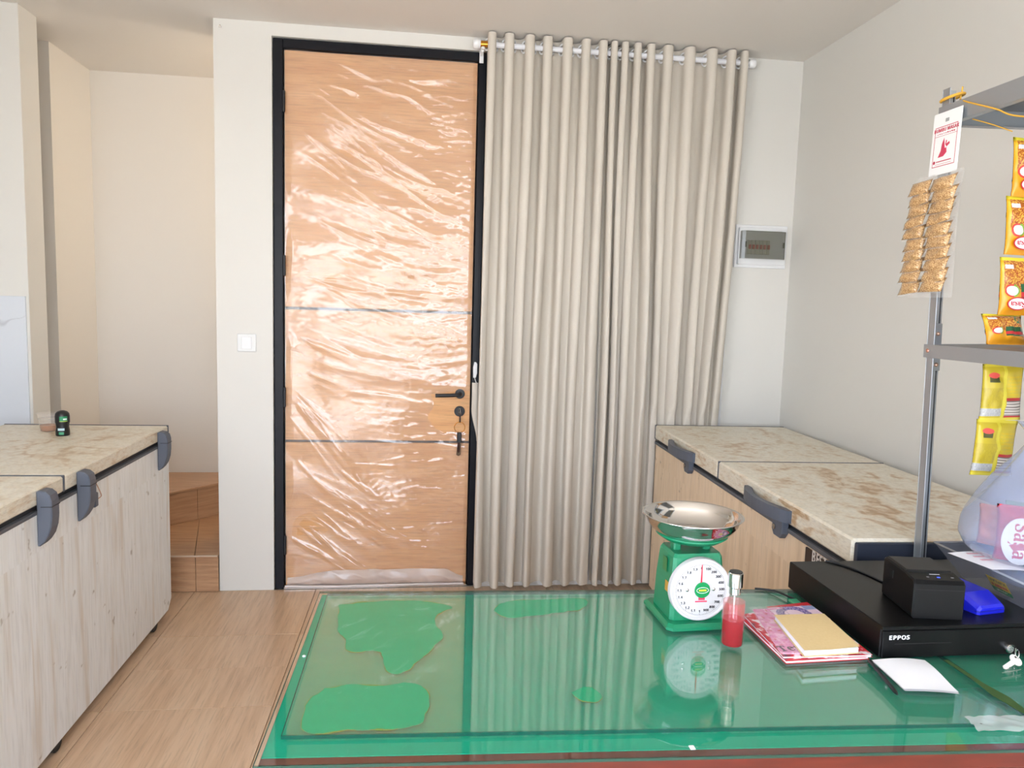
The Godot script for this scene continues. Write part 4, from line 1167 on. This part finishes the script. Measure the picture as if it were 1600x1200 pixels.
# ------------------------------------------------------------------ till
func build_drawer() -> void:
	var x0 := 0.889; var x1 := 1.42; var z0 := -1.628; var z1 := -1.262; var y1 := 0.8205
	var o := thing("cash_drawer", "black metal cash drawer with a key in its lock on the counter", "cash drawer", Vector3(1.15, TY, -1.44))
	var blk := mat(rgb(9, 9, 10), 0.36, 0.0, 0.35)
	wobj("case", box2(Vector3(x0, TY, z0), Vector3(x1, y1, z1 - 0.006), 0.002), blk, o)
	var fr := wobj("drawer_front", box2(Vector3(x0 + 0.001, TY + 0.001, z1 - 0.006), Vector3(x1, y1 - 0.009, z1), 0.0015), blk, o)
	wobj("top_lip", box2(Vector3(x0 - 0.0005, y1 - 0.0075, z1 - 0.008), Vector3(x1, y1 + 0.0004, z1 + 0.001), 0.001), blk, o)
	obj("media_slot", box2(Vector3(0.915, 0.7845, z1 - 0.002), Vector3(1.035, 0.7862, z1 + 0.0003)), mat(rgb(8, 8, 9), 0.6), fr)
	obj("lettering", letters("EPPOS", 0.0088), mat(rgb(232, 232, 236), 0.4), fr, Vector3(0.924, 0.7985, z1 + 0.0004), Basis().scaled(Vector3(1.25, 1.0, 1.0)))
	var ax := Basis(Vector3(1, 0, 0), PI / 2)
	var lk := obj("lock", lathe([Vector2(0.0095, 0), Vector2(0.0095, 0.007), Vector2(0.0085, 0.009), Vector2(0.0085, 0.009), Vector2(0, 0.009)], 24, Transform3D(ax, Vector3(1.1565, 0.7725, z1))), M.chrome, fr)
	obj("inserted_key", box2(Vector3(1.155, 0.766, z1 + 0.008), Vector3(1.158, 0.780, z1 + 0.020), 0.0005), M.steel, lk)
	var k := thing("drawer_key", "pale silver key on a split ring hanging from the cash drawer lock", "key", Vector3(1.17, TY, z1 + 0.014))
	wobj("split_ring", tube(ring_pts(Vector3(1.1505, 0.7705, z1 + 0.030), 0.0105, Vector3(-0.5, -0.1, 0.86).normalized(), Vector3(0.1, 0.99, 0.15).normalized(), 24), 0.0008, 6, true), M.chrome, k)
	var ax1 := Vector3(0.039, 0.0065, -0.017).normalized()
	var nn := Vector3(-0.45, 0.55, 0.7)
	nn = (nn - ax1 * nn.dot(ax1)).normalized()
	var kb := Basis(ax1, nn.cross(ax1), nn)
	var silver := mat(rgb(238, 236, 228), 0.35, 0.3)
	var shape := []
	for q in 22:
		var a := -2.75 + 5.5 * q / 21.0
		shape.append(Vector2(cos(a) * 0.0115, sin(a) * 0.0115))
	for q in [Vector2(-0.020, 0.0042), Vector2(-0.040, 0.0042), Vector2(-0.043, 0.0), Vector2(-0.040, -0.0030), Vector2(-0.033, -0.0042), Vector2(-0.029, -0.0028), Vector2(-0.024, -0.0042)]:
		shape.append(q)
	var body := obj("key_body", prism(shape, -0.0009, 0.0009, Transform3D(), 0.0003), silver, k, Vector3(1.1385, 0.7665, -1.221) - k.position, kb)
	obj("key_eye", lathe(cyl(0.0022, 0.0, 0.0004, 0.0001), 14, Transform3D(Basis(Vector3(1, 0, 0), PI / 2), Vector3(0.005, 0.004, 0.0009))), M.black, body)
	# loop of cable on top
	var cb := thing("printer_cable", "black cable looping over the cash drawer towards the printer", "cable", Vector3(1.0, y1, -1.58))
	wobj("cable", tube(curve([Vector3(0.978, y1 + 0.0022, -1.622), Vector3(0.990, y1 + 0.0025, -1.612), Vector3(1.005, y1 + 0.0022, -1.59), Vector3(1.022, y1 + 0.0022, -1.545), Vector3(1.034, y1 + 0.0022, -1.49), Vector3(1.040, y1 + 0.0022, -1.44)], 8), 0.0022, 8), M.black, cb)

func build_printer() -> void:
	var o := thing("receipt_printer", "black receipt printer with a blue status light on the cash drawer", "printer", Vector3(1.032, 0.8212, -1.354))
	o.rotation.y = deg_to_rad(-9.0)
	var blk := mat(rgb(10, 10, 11), 0.42, 0.0, 0.35)
	# side profile: x along depth (front positive), y up
	var prof := [Vector2(0.066, 0.0), Vector2(0.066, 0.070), Vector2(0.060, 0.077), Vector2(0.020, 0.0805), Vector2(-0.060, 0.0815), Vector2(-0.066, 0.078), Vector2(-0.066, 0.0)]
	obj("body", prism(prof, -0.05, 0.05, Transform3D(Basis(Vector3(0, 0, 1), Vector3(0, 1, 0), Vector3(-1, 0, 0)), Vector3.ZERO), 0.003), blk, o)
	obj("cover", box2(Vector3(-0.045, 0.079, -0.062), Vector3(0.045, 0.0835, 0.022), 0.002), mat(rgb(15, 15, 16), 0.45), o)
	obj("paper_slot", box2(Vector3(-0.042, 0.0795, 0.0225), Vector3(0.042, 0.0812, 0.0265)), mat(rgb(6, 6, 6), 0.7), o)
	obj("cover_seam", box2(Vector3(-0.0512, 0.050, -0.030), Vector3(-0.0495, 0.066, -0.020)), mat(rgb(10, 10, 10), 0.6), o)
	obj("front_groove", box2(Vector3(-0.047, 0.0585, 0.0655), Vector3(0.047, 0.0595, 0.0664)), mat(rgb(14, 14, 15), 0.6), o)
	var led := mat(rgb(60, 90, 255), 0.4)
	led.emission_enabled = true
	led.emission = rgb(70, 100, 255)
	led.emission_energy_multiplier = 0.5
	obj("status_light", box2(Vector3(0.002, 0.0772, 0.045), Vector3(0.008, 0.0790, 0.049), 0.0005), led, o)
	obj("printed_mark", box2(Vector3(-0.006, 0.0785, 0.0325), Vector3(0.014, 0.0801, 0.0345)), mat(rgb(170, 170, 172), 0.5), o)
	for x in [-0.018, 0.030]:
		obj("button", box2(Vector3(x, 0.0770, 0.044), Vector3(x + 0.005, 0.0788, 0.048), 0.0005), mat(rgb(120, 120, 124), 0.5), o)

func build_right_clutter() -> void:
	var yt := 0.8212
	# blue case
	var b := thing("blue_case", "glossy blue plastic case lying to the right of the printer", "case", Vector3(1.145, yt, -1.36))
	b.rotation.y = deg_to_rad(10.0)
	var blue := mat(rgb(28, 34, 190), 0.22)
	obj("shell", loft([[-0.075, 0.034, 0.030], [-0.07, 0.038, 0.034], [0.015, 0.040, 0.033], [0.050, 0.036, 0.018], [0.054, 0.032, 0.013]]), blue, b)
	obj("seam", loft([[-0.076, 0.0385, 0.0075], [0.051, 0.0368, 0.0075], [0.0545, 0.0325, 0.0075]], 0.0062), mat(rgb(18, 22, 120), 0.35), b)
	obj("printed_line", box2(Vector3(-0.0408, 0.017, 0.0), Vector3(-0.0396, 0.018, 0.014)), mat(rgb(150, 160, 240), 0.4), b)
	# clear tray on the drawer
	var t := thing("plastic_tray", "clear smoky plastic tray with a yellow and green sticker on the drawer", "tray", Vector3(1.335, yt, -1.375))
	var shell := clear(rgb(120, 124, 136), 0.30, 0.12)
	var lo := [1.245, 1.418, -1.50, -1.262, yt]
	var hi := [1.195, 1.440, -1.54, -1.235, 0.893]
	var st := begin()
	st.set_smooth_group(-1)
	var A := [Vector3(lo[0], lo[4], lo[2]), Vector3(lo[1], lo[4], lo[2]), Vector3(lo[1], lo[4], lo[3]), Vector3(lo[0], lo[4], lo[3])]
	var B := [Vector3(hi[0], hi[4], hi[2]), Vector3(hi[1], hi[4], hi[2]), Vector3(hi[1], hi[4], hi[3]), Vector3(hi[0], hi[4], hi[3])]
	for i in 4:
		var j := (i + 1) % 4
		var mid: Vector3 = (A[i] + A[j]) * 0.5 - Vector3(1.33, 0.85, -1.38)
		face(st, [A[i], A[j], B[j], B[i]], mid)
	face(st, A, Vector3.DOWN)
	wobj("tray_wall", done(st), shell, t)
	wobj("tray_rim", tube(B, 0.003, 8, true), clear(rgb(170, 174, 184), 0.5, 0.12), t)
	# sticker on the sloping left side
	var up: Vector3 = (B[3] - A[3]).normalized()
	up = Vector3(hi[0] - lo[0], hi[4] - lo[4], 0).normalized()
	var out := Vector3(-up.y, up.x, 0)
	var sp := picture(96, 80, func(u, v):
		var c := rgb(226, 190, 40)
		if v > 0.70:
			c = rgb(40, 140, 70)
		if v > 0.12 and v < 0.32 and fbm(u * 16.0, v * 3.0) > 0.45 and u > 0.1 and u < 0.9:
			c = rgb(120, 110, 30)
		if v > 0.42 and v < 0.62 and fbm(u * 16.0, v * 3.0 + 6.0) > 0.42 and u > 0.1 and u < 0.9:
			c = rgb(200, 70, 40)
		if v > 0.78 and v < 0.92 and fbm(u * 16.0, v * 3.0 + 9.0) > 0.5 and u > 0.15 and u < 0.85:
			c = rgb(220, 230, 200)
		return c)
	var sc := Vector3(1.2245, 0.853, -1.372) + out * 0.0012
	obj("sticker", quad_uv(0.055, 0.042), tex(sp, 0.35), t, sc - t.position, Basis(Vector3(0, 0, 1), up, out))
	# paper on the tray
	var p := thing("paper_sheet", "white printed sheet resting on the rim of the clear tray", "paper", Vector3(1.20, 0.897, -1.40))
	wobj("sheet", grid_mesh(8, 8, func(u, v):
		var q := Vector2(1.160, -1.452).lerp(Vector2(1.245, -1.452), u).lerp(Vector2(1.186, -1.352).lerp(Vector2(1.262, -1.330), u), v)
		return Vector3(q.x, 0.8985 + 0.003 * sin(u * 2.5) - 0.002 * v, q.y)), M.paper, p)
	for k in 3:
		wobj("print_line", slab([Vector2(1.195, -1.44 + 0.02 * k), Vector2(1.232, -1.44 + 0.02 * k), Vector2(1.233, -1.435 + 0.02 * k), Vector2(1.196, -1.435 + 0.02 * k)], 0.9012, 0.9018), mat(rgb(226, 170, 176), 0.7), p)
	# bag in the tray
	var bag := thing("plastic_bag", "bluish translucent plastic bag holding a red packet, standing in the tray", "plastic bag", Vector3(1.335, 0.832, -1.42))
	var rad := [[0.0, 0.012], [0.012, 0.07], [0.035, 0.088], [0.062, 0.10], [0.085, 0.140], [0.11, 0.150], [0.15, 0.138], [0.20, 0.105], [0.25, 0.072], [0.29, 0.044], [0.32, 0.028], [0.335, 0.030], [0.36, 0.052]]
	var bf := func(u: float, v: float) -> Vector3:
		var y := v * 0.36
		var r := 0.0
		for i in rad.size() - 1:
			if y >= rad[i][0] - 1e-6 and y <= rad[i + 1][0] + 1e-6:
				r = lerpf(rad[i][1], rad[i + 1][1], (y - rad[i][0]) / (rad[i + 1][0] - rad[i][0]))
		var a := TAU * u
		var fold := sin(a * 9.0 + 2.0 * sin(a)) * 0.05 * smoothstep(0.05, 0.3, y)
		var w := nz.get_noise_3d(cos(a) * 130.0, sin(a) * 130.0, y * 700.0) * 0.10
		r *= 1.0 + fold + w * smoothstep(0.02, 0.09, y)
		if y < 0.062:
			r = minf(r, 0.075)
		return Vector3(cos(a) * r * 0.98, y, -sin(a) * r)
	var bm := clear(rgb(156, 170, 206), 0.38, 0.2)
	obj("bag_film", grid_mesh(72, 40, bf, null, true), bm, bag)
	var redp := mat(rgb(190, 30, 52), 0.4)
	var yaw := Basis(Vector3.UP, -0.62)
	var pk := obj("red_packet", pillow(0.10, 0.12, 0.03, 0.008, 3.0), redp, bag, Vector3(-0.070, 0.132, 0.048), yaw)
	var ov := []
	for q in ring_pts(Vector3.ZERO, 1.0, Vector3.RIGHT, Vector3.UP, 28):
		ov.append(Vector2(q.x * 0.034, q.y * 0.05))
	obj("white_oval", prism(ov, 0.0165, 0.0172), M.white, pk, Vector3(-0.005, -0.012, 0))
	obj("lettering", letters("Sasa", 0.026, true, true), mat(rgb(200, 24, 44), 0.4), pk, Vector3(-0.005, -0.012, 0.0176), Basis(Vector3(0, 0, 1), -PI / 2))
	obj("orange_packet", pillow(0.07, 0.09, 0.025, 0.006, 5.0), mat(rgb(206, 120, 90), 0.4), bag, Vector3(-0.075, 0.13, -0.02), Basis(Vector3.UP, -1.0))
	obj("green_packet", pillow(0.06, 0.08, 0.02, 0.006, 6.0), mat(rgb(150, 170, 140), 0.4), bag, Vector3(-0.04, 0.15, 0.005), Basis(Vector3.UP, -0.8))

# rectangles [z, half width, height] joined along z, with cut upper corners
func loft(lay: Array, y0 := 0.0) -> ArrayMesh:
	var st := begin()
	st.set_smooth_group(-1)
	var rings := []
	for l in lay:
		var c: float = minf(0.008, (l[2] - y0) * 0.4)
		rings.append([Vector3(-l[1], y0, l[0]), Vector3(-l[1], l[2] - c, l[0]), Vector3(-l[1] + c, l[2], l[0]), Vector3(l[1] - c, l[2], l[0]), Vector3(l[1], l[2] - c, l[0]), Vector3(l[1], y0, l[0])])
	for k in rings.size() - 1:
		for i in 6:
			var j := (i + 1) % 6
			var q := [rings[k][i], rings[k][j], rings[k + 1][j], rings[k + 1][i]]
			var m: Vector3 = (q[0] + q[1] + q[2] + q[3]) * 0.25
			face(st, q, Vector3(m.x, m.y - (y0 + 0.006) if i != 5 else -1.0, 0.0))
	face(st, rings[0], Vector3(0, 0, -1))
	face(st, rings[-1], Vector3(0, 0, 1))
	return done(st)

# ------------------------------------------------------------------ rack on the right
func build_rack() -> void:
	# tall slotted-angle shelf standing over the right end of the counter, leaning a little
	var o := thing("metal_rack", "galvanised slotted-angle shelf rack rising over the right end of the counter", "shelf rack", Vector3(1.275, 0, -1.640))
	o.rotation.z = deg_to_rad(1.5)
	var W := 0.42; var D := 0.95
	var H := 1.945
	var corners := [[0.0, 0.0, 1, 1], [W, 0.0, -1, 1], [0.0, D, 1, -1], [W, D, -1, -1]]
	for c in corners:
		var post := obj("post", lshape(0.034, 0.026, H, c[2], c[3]), M.galv, o, Vector3(c[0] - 0.02, 0, c[1] - 0.02))
		if c[0] == 0.0 and c[1] == 0.0:
			obj("groove", box2(Vector3(0.0265, 0.0, 0.002), Vector3(0.0295, 1.93, 0.0026)), mat(rgb(30, 34, 40), 0.6), post)
			obj("brace", box2(Vector3(0.003, 1.285, 0.0022), Vector3(0.036, 1.40, 0.0045), 0.001), M.galv, post)
			for y in [1.375, 1.30]:
				obj("bolt", lathe([Vector2(0.005, 0), Vector2(0.005, 0.003), Vector2(0.003, 0.005), Vector2(0, 0.0055)], 12, Transform3D(Basis(Vector3(1, 0, 0), PI / 2), Vector3(0.024, y, 0.0045))), mat(rgb(196, 160, 140), 0.3, 0.7), post)
			obj("bolt", lathe([Vector2(0.005, 0), Vector2(0.005, 0.003), Vector2(0, 0.0045)], 12, Transform3D(Basis(Vector3(0, 0, 1), PI / 2), Vector3(-0.002, 1.335, 0.010))), mat(rgb(196, 140, 120), 0.3, 0.7), post)
	for lv in [[1.318, 0.032], [1.862, 0.044]]:
		var y: float = lv[0]; var h: float = lv[1]
		for x in [-0.0225, W - 0.018]:
			var st := begin()
			add_box(st, Vector3(x, y + h * 0.5, D * 0.5 - 0.02), Vector3(0.0022, h, D + 0.01), 0.0006)
			add_box(st, Vector3(x + (0.009 if x < 0.1 else -0.009), y + 0.001, D * 0.5 - 0.02), Vector3(0.018, 0.002, D + 0.01), 0.0006)
			obj("long_beam", done(st), M.galv, o)
		for z in [-0.0215, D - 0.018]:
			var st := begin()
			add_box(st, Vector3(W * 0.5 - 0.02, y + h * 0.5, z), Vector3(W, h, 0.0022), 0.0006)
			add_box(st, Vector3(W * 0.5 - 0.02, y + 0.001, z + (0.009 if z < 0.1 else -0.009)), Vector3(W, 0.002, 0.018), 0.0006)
			obj("cross_beam", done(st), M.galv, o)
		obj("shelf_plate", box2(Vector3(-0.018, y + h - 0.004, -0.018), Vector3(W - 0.022, y + h - 0.001, D - 0.022), 0.0006), mat(rgb(120, 122, 124), 0.45, 0.6), o)
	# binding on the post top
	obj("post_binding", tube(ring_pts(Vector3(-0.004, 1.925, -0.006), 0.024, Vector3(1, 0.25, 0).normalized(), Vector3(0, 0.1, 1).normalized(), 24), 0.0035, 8, true), mat(rgb(214, 160, 50), 0.6), o)

func lshape(a: float, b: float, h: float, sx: int, sz: int) -> ArrayMesh:
	# angle iron: flange a along x, flange b along z
	var t := 0.002
	var st := begin()
	var x0 := 0.0 if sx > 0 else 0.04
	var z0 := 0.0 if sz > 0 else 0.04
	add_box(st, Vector3(x0 + sx * a * 0.5, h * 0.5, z0 + sz * t * 0.5), Vector3(a, h, t), 0.0005)
	add_box(st, Vector3(x0 + sx * t * 0.5, h * 0.5, z0 + sz * (t + (b - t) * 0.5)), Vector3(t, h, b - t), 0.0005)
	return done(st)

func build_hanging() -> void:
	var cord := mat(rgb(222, 170, 60), 0.7)
	var s := thing("yellow_string", "yellow plastic string tied round the rack post and strung under the top shelf", "string", Vector3(1.25, 1.86, -1.6))
	wobj("string_end", tube(curve([Vector3(1.226, 1.915, -1.628), Vector3(1.228, 1.930, -1.627), Vector3(1.229, 1.944, -1.627)], 5), 0.0018, 6), cord, s)
	wobj("string_line", tube(curve([Vector3(1.222, 1.915, -1.622), Vector3(1.196, 1.892, -1.565), Vector3(1.190, 1.853, -1.471), Vector3(1.190, 1.818, -1.392), Vector3(1.195, 1.76, -1.15), Vector3(1.212, 1.72, -0.74)], 8), 0.0018, 6), cord, s)
	wobj("string_line", tube(curve([Vector3(1.24, 1.866, -1.60), Vector3(1.27, 1.85, -1.575), Vector3(1.305, 1.832, -1.555)], 8), 0.0013, 6), cord, s)
	wobj("hitch", tube(ring_pts(Vector3(1.217, 1.905, -1.65), 0.006, Vector3.RIGHT, Vector3(0, 0.8, 0.6), 12), 0.002, 6, true), cord, s)
	# seasoning card with twenty little bags, flat against the outer side of the rack
	var o := thing("hanging_seasoning_card", "white card with red print carrying twenty small bags of brown seasoning", "seasoning card", Vector3(1.188, 1.46, -1.623))
	o.basis = Basis(Vector3(0, 0, 1), Vector3(0.02, 1, 0).normalized(), Vector3(-1, 0.02, 0).normalized())
	var card := obj("card", box2(Vector3(-0.046, 0.285, -0.0006), Vector3(0.047, 0.428, 0.0006), 0.0003), mat(rgb(236, 236, 234), 0.4), o)
	var red := mat(rgb(186, 44, 70), 0.5)
	var st := begin()
	for b in [[-0.037, 0.037, 0.394, 0.3955], [-0.037, 0.037, 0.304, 0.3055], [-0.037, -0.0358, 0.304, 0.3955], [0.0358, 0.037, 0.304, 0.3955], [-0.037, 0.037, 0.3735, 0.3742]]:
		add_box(st, Vector3((b[0] + b[1]) * 0.5, (b[2] + b[3]) * 0.5, 0.0008), Vector3(b[1] - b[0], b[3] - b[2], 0.0003))
	obj("printed_border", done(st), red, card)
	obj("lettering", letters("BUMBU MASAK", 0.0084), red, card, Vector3(0, 0.3875, 0.0009))
	st = begin()
	for k in 9:
		add_box(st, Vector3(-0.027 + 0.0067 * k, 0.3785 + 0.0005 * (k % 2), 0.0008), Vector3(0.005 if k % 3 else 0.003, 0.0026 if k > 4 else 0.0014, 0.0003))
	for k in 10:
		add_box(st, Vector3(-0.022 + 0.005 * k, 0.3155, 0.0008), Vector3(0.004, 0.0024, 0.0003))
		add_box(st, Vector3(-0.024 + 0.0052 * k, 0.3095, 0.0008), Vector3(0.0035, 0.0009, 0.0003))
	obj("small_print", done(st), red, card)
	obj("printed_seal", lathe(cyl(0.0038, 0, 0.0004, 0.0001), 18, Transform3D(Basis(Vector3(1, 0, 0), PI / 2), Vector3(-0.031, 0.3150, 0.0006))), red, card)
	# red drawing of chillies
	for p in [[Vector2(-0.004, 0.368), Vector2(-0.001, 0.352), Vector2(0.001, 0.343), Vector2(-0.006, 0.335), Vector2(-0.012, 0.340), Vector2(-0.010, 0.355)], [Vector2(-0.012, 0.340), Vector2(0.006, 0.345), Vector2(0.008, 0.334), Vector2(-0.002, 0.326), Vector2(-0.020, 0.325)], [Vector2(0.002, 0.352), Vector2(0.014, 0.357), Vector2(0.016, 0.352), Vector2(0.006, 0.346)], [Vector2(0.003, 0.362), Vector2(0.006, 0.360), Vector2(0.004, 0.352), Vector2(0.001, 0.351)]]:
		obj("printed_chilli", prism(p, 0.0006, 0.0009), mat(rgb(206, 62, 92), 0.5), card)
	obj("hang_hole", box2(Vector3(-0.006, 0.404, 0.0004), Vector3(0.006, 0.412, 0.0008)), mat(rgb(150, 150, 150), 0.5), card)
	var spice := tex(picture(96, 96, func(u, v):
		var n := fbm(u * 11.0, v * 9.0)
		return rgb(206, 168, 118).lerp(rgb(142, 98, 56), clampf((n - 0.45) * 4.0, 0.0, 1.0)).lerp(rgb(232, 206, 160), clampf((0.36 - n) * 4.0, 0.0, 1.0))), 0.4)
	spice.uv1_scale = Vector3(3, 1, 1)
	spice.clearcoat_enabled = true
	spice.clearcoat = 1.0
	spice.clearcoat_roughness = 0.12
	var film := clear(rgb(250, 250, 250), 0.14, 0.1)
	for r in 10:
		for c in 2:
			var w := 0.074 if c == 0 else 0.082
			var x := (-0.057 if c == 0 else 0.026) + rng.randf_range(-0.003, 0.003) + 0.004 * sin(r * 1.3)
			var y := 0.262 - 0.0262 * r + rng.randf_range(-0.002, 0.002) + (0.0 if c else -0.001)
			var tilt := Basis(Vector3(0, 0, 1), rng.randf_range(0.0, 0.12)) * Basis(Vector3(1, 0, 0), -0.35)
			var sb := obj("spice_bag", pillow(w, 0.034, 0.018, 0.001, r * 2.0 + c, 8, 8), spice, o, Vector3(x, y, 0.012), tilt)
			obj("clear_seal", grid_mesh(6, 2, func(u, v): return Vector3((u - 0.5) * w, 0.017 + 0.010 * (1.0 - v), -0.001 + 0.0015 * sin(u * 9.0 + r))), film, sb)
			obj("clear_seal", grid_mesh(6, 1, func(u, v): return Vector3((u - 0.5) * w, -0.017 - 0.004 * v, 0.001 * sin(u * 7.0 + r))), film, sb)
	obj("backing_film", grid_mesh(8, 20, func(u, v): return Vector3(lerpf(-0.09, 0.066, u), lerpf(0.290, 0.0, v), -0.004 + 0.003 * sin(u * 6.0 + v * 5.0))), film, o)
	# noodle snack sachets
	var noodle := picture(192, 240, func(u: float, v: float) -> Color:
		var c := rgb(236, 180, 40).lerp(rgb(224, 150, 30), v)
		if v < 0.06:
			return rgb(232, 216, 60)
		if v < 0.56 and u > 0.06:
			var w := fbm(u * 3.0, v * 3.0) * 6.0
			var n := absf(sin(w * 3.0 + u * 5.0))
			c = rgb(232, 176, 70).lerp(rgb(168, 92, 34), pow(n, 2.0))
			var spot := fbm(u * 16.0 + 5.0, v * 16.0)
			if spot > 0.66:
				c = rgb(150, 56, 30)
			if u > 0.66 and v < 0.34 and fbm(u * 9.0, v * 7.0) > 0.5:
				c = rgb(70, 110, 50)
		if u > 0.08 and u < 0.28 and v > 0.13 and v < 0.20:
			c = rgb(222, 224, 232)
		var d := Vector2((u - 0.22) * 0.8, v - 0.585).length()
		if d < 0.115:
			c = rgb(204, 62, 54) if u < 0.25 else rgb(130, 170, 70)
		if d < 0.085:
			c = rgb(244, 232, 214)
		if u > 0.44 and v > 0.46 and v < 0.74:
			c = rgb(22, 84, 44)
			if v > 0.60 and v < 0.69:
				c = rgb(200, 40, 44)
		return c)
	var back := picture(160, 200, func(u: float, v: float) -> Color:
		var c := rgb(196, 174, 46)
		if v < 0.05 or v > 0.95:
			return rgb(216, 200, 66)
		if u > 0.47 and u < 0.545:
			return rgb(214, 200, 62)
		if u > 0.56 and v > 0.60:
			c = rgb(200, 190, 180) if fposmod(v * 20.0, 1.0) > 0.35 else rgb(110, 100, 96)
			if v < 0.65 or v > 0.92:
				c = rgb(176, 44, 44)
		elif u > 0.56 and v > 0.2:
			c = rgb(206, 176, 30) if fposmod(v * 16.0, 1.0) > 0.5 and fbm(u * 20.0, v * 20.0) > 0.4 else c
		elif u < 0.46:
			if Vector2((u - 0.24) / 0.13, (v - 0.2) / 0.05).length() < 1.0:
				c = rgb(222, 90, 80)
			elif u > 0.13 and u < 0.35 and v > 0.23 and v < 0.32:
				c = rgb(84, 84, 44)
			elif v > 0.42 and v < 0.76:
				c = rgb(196, 174, 46).lerp(rgb(150, 132, 34), 0.5 * fbm(u * 30.0, floor(v * 30.0) * 7.0))
			elif v > 0.78 and v < 0.92:
				c = rgb(206, 206, 206).lerp(rgb(130, 130, 130), fbm(u * 24.0, floor(v * 36.0) * 9.0) * 0.7)
		return c)
	var nm := tex(noodle, 0.25)
	nm.uv1_scale = Vector3(2, 1, 1)
	var bkm := tex(back, 0.25)
	bkm.uv1_scale = Vector3(2, 1, 1)
	var logo_red := mat(rgb(206, 26, 50), 0.35)
	var a := thing("hanging_sachet_strip", "strip of yellow noodle snack sachets hanging above the middle shelf", "sachet strip", Vector3(1.345, 1.365, -1.555))
	a.rotation.y = 0.16
	var oval := []
	var ring := []
	for q in ring_pts(Vector3.ZERO, 1.0, Vector3.RIGHT, Vector3.UP, 28):
		oval.append(Vector2(q.x * 0.027, q.y * 0.0125))
		ring.append(Vector2(q.x * 0.030, q.y * 0.0150))
	var tops := [[0.455, 0.008], [0.326, 0.004], [0.190, 0.003], [0.062, -0.028]]
	for k in 4:
		var h := 0.131 if k < 3 else 0.072
		var p := obj("sachet", pillow(0.118, h, 0.026, 0.006, 11.0 + k), nm, a, Vector3(tops[k][1] + 0.012, tops[k][0] - h * 0.5, 0.0), Basis(Vector3(1, 0, 0), -0.06 if k < 3 else -0.30))
		if k < 3:
			obj("logo_ring", prism(ring, 0.0, 0.0006), logo_red, p, Vector3(-0.016, -0.040, 0.0128), Basis(Vector3(1, 0, 0), 0.12))
			obj("logo_oval", prism(oval, 0.0006, 0.0010), M.white, p, Vector3(-0.016, -0.040, 0.0128), Basis(Vector3(1, 0, 0), 0.12))
			obj("logo_lettering", letters("Sasa", 0.0145, true, true), logo_red, p, Vector3(-0.016, -0.040, 0.0142), Basis(Vector3(0, 0, 1), PI))
	var bag2 := thing("crinkled_packet", "clear crinkled packet with orange top lying on the middle shelf", "packet", Vector3(1.40, 1.357, -1.49))
	obj("packet_film", pillow(0.12, 0.06, 0.03, 0.004, 40.0), clear(rgb(230, 220, 215), 0.4, 0.2), bag2, Vector3(0, 0.017, 0), Basis(Vector3(1, 0, 0), -PI / 2 + 0.2))
	obj("orange_label", box(Vector3(0.10, 0.012, 0.003), 0.001, Vector3(0, 0.032, -0.01)), mat(rgb(214, 78, 36), 0.35), bag2)
	var b := thing("hanging_sachet_strip", "strip of two yellow sachets showing their backs below the middle shelf", "sachet strip", Vector3(1.345, 1.05, -1.555))
	b.rotation.y = 0.05
	for k in 2:
		obj("sachet", pillow(0.112, 0.132, 0.022, 0.006, 21.0 + k), bkm, b, Vector3(-0.004 - 0.006 * k, 0.196 - 0.131 * k, 0.0), Basis(Vector3(0, 0, 1), 0.02 - 0.06 * k))
		obj("punch_hole", lathe(cyl(0.0022, 0, 0.0006, 0.0001), 12, Transform3D(Basis(Vector3(1, 0, 0), PI / 2), Vector3(0.006, 0.250 - 0.131 * k, 0.004))), M.black, b)
	obj("tear_strip", box2(Vector3(-0.05, 0.253, -0.001), Vector3(0.05, 0.260, 0.001)), mat(rgb(226, 206, 44), 0.3), b)
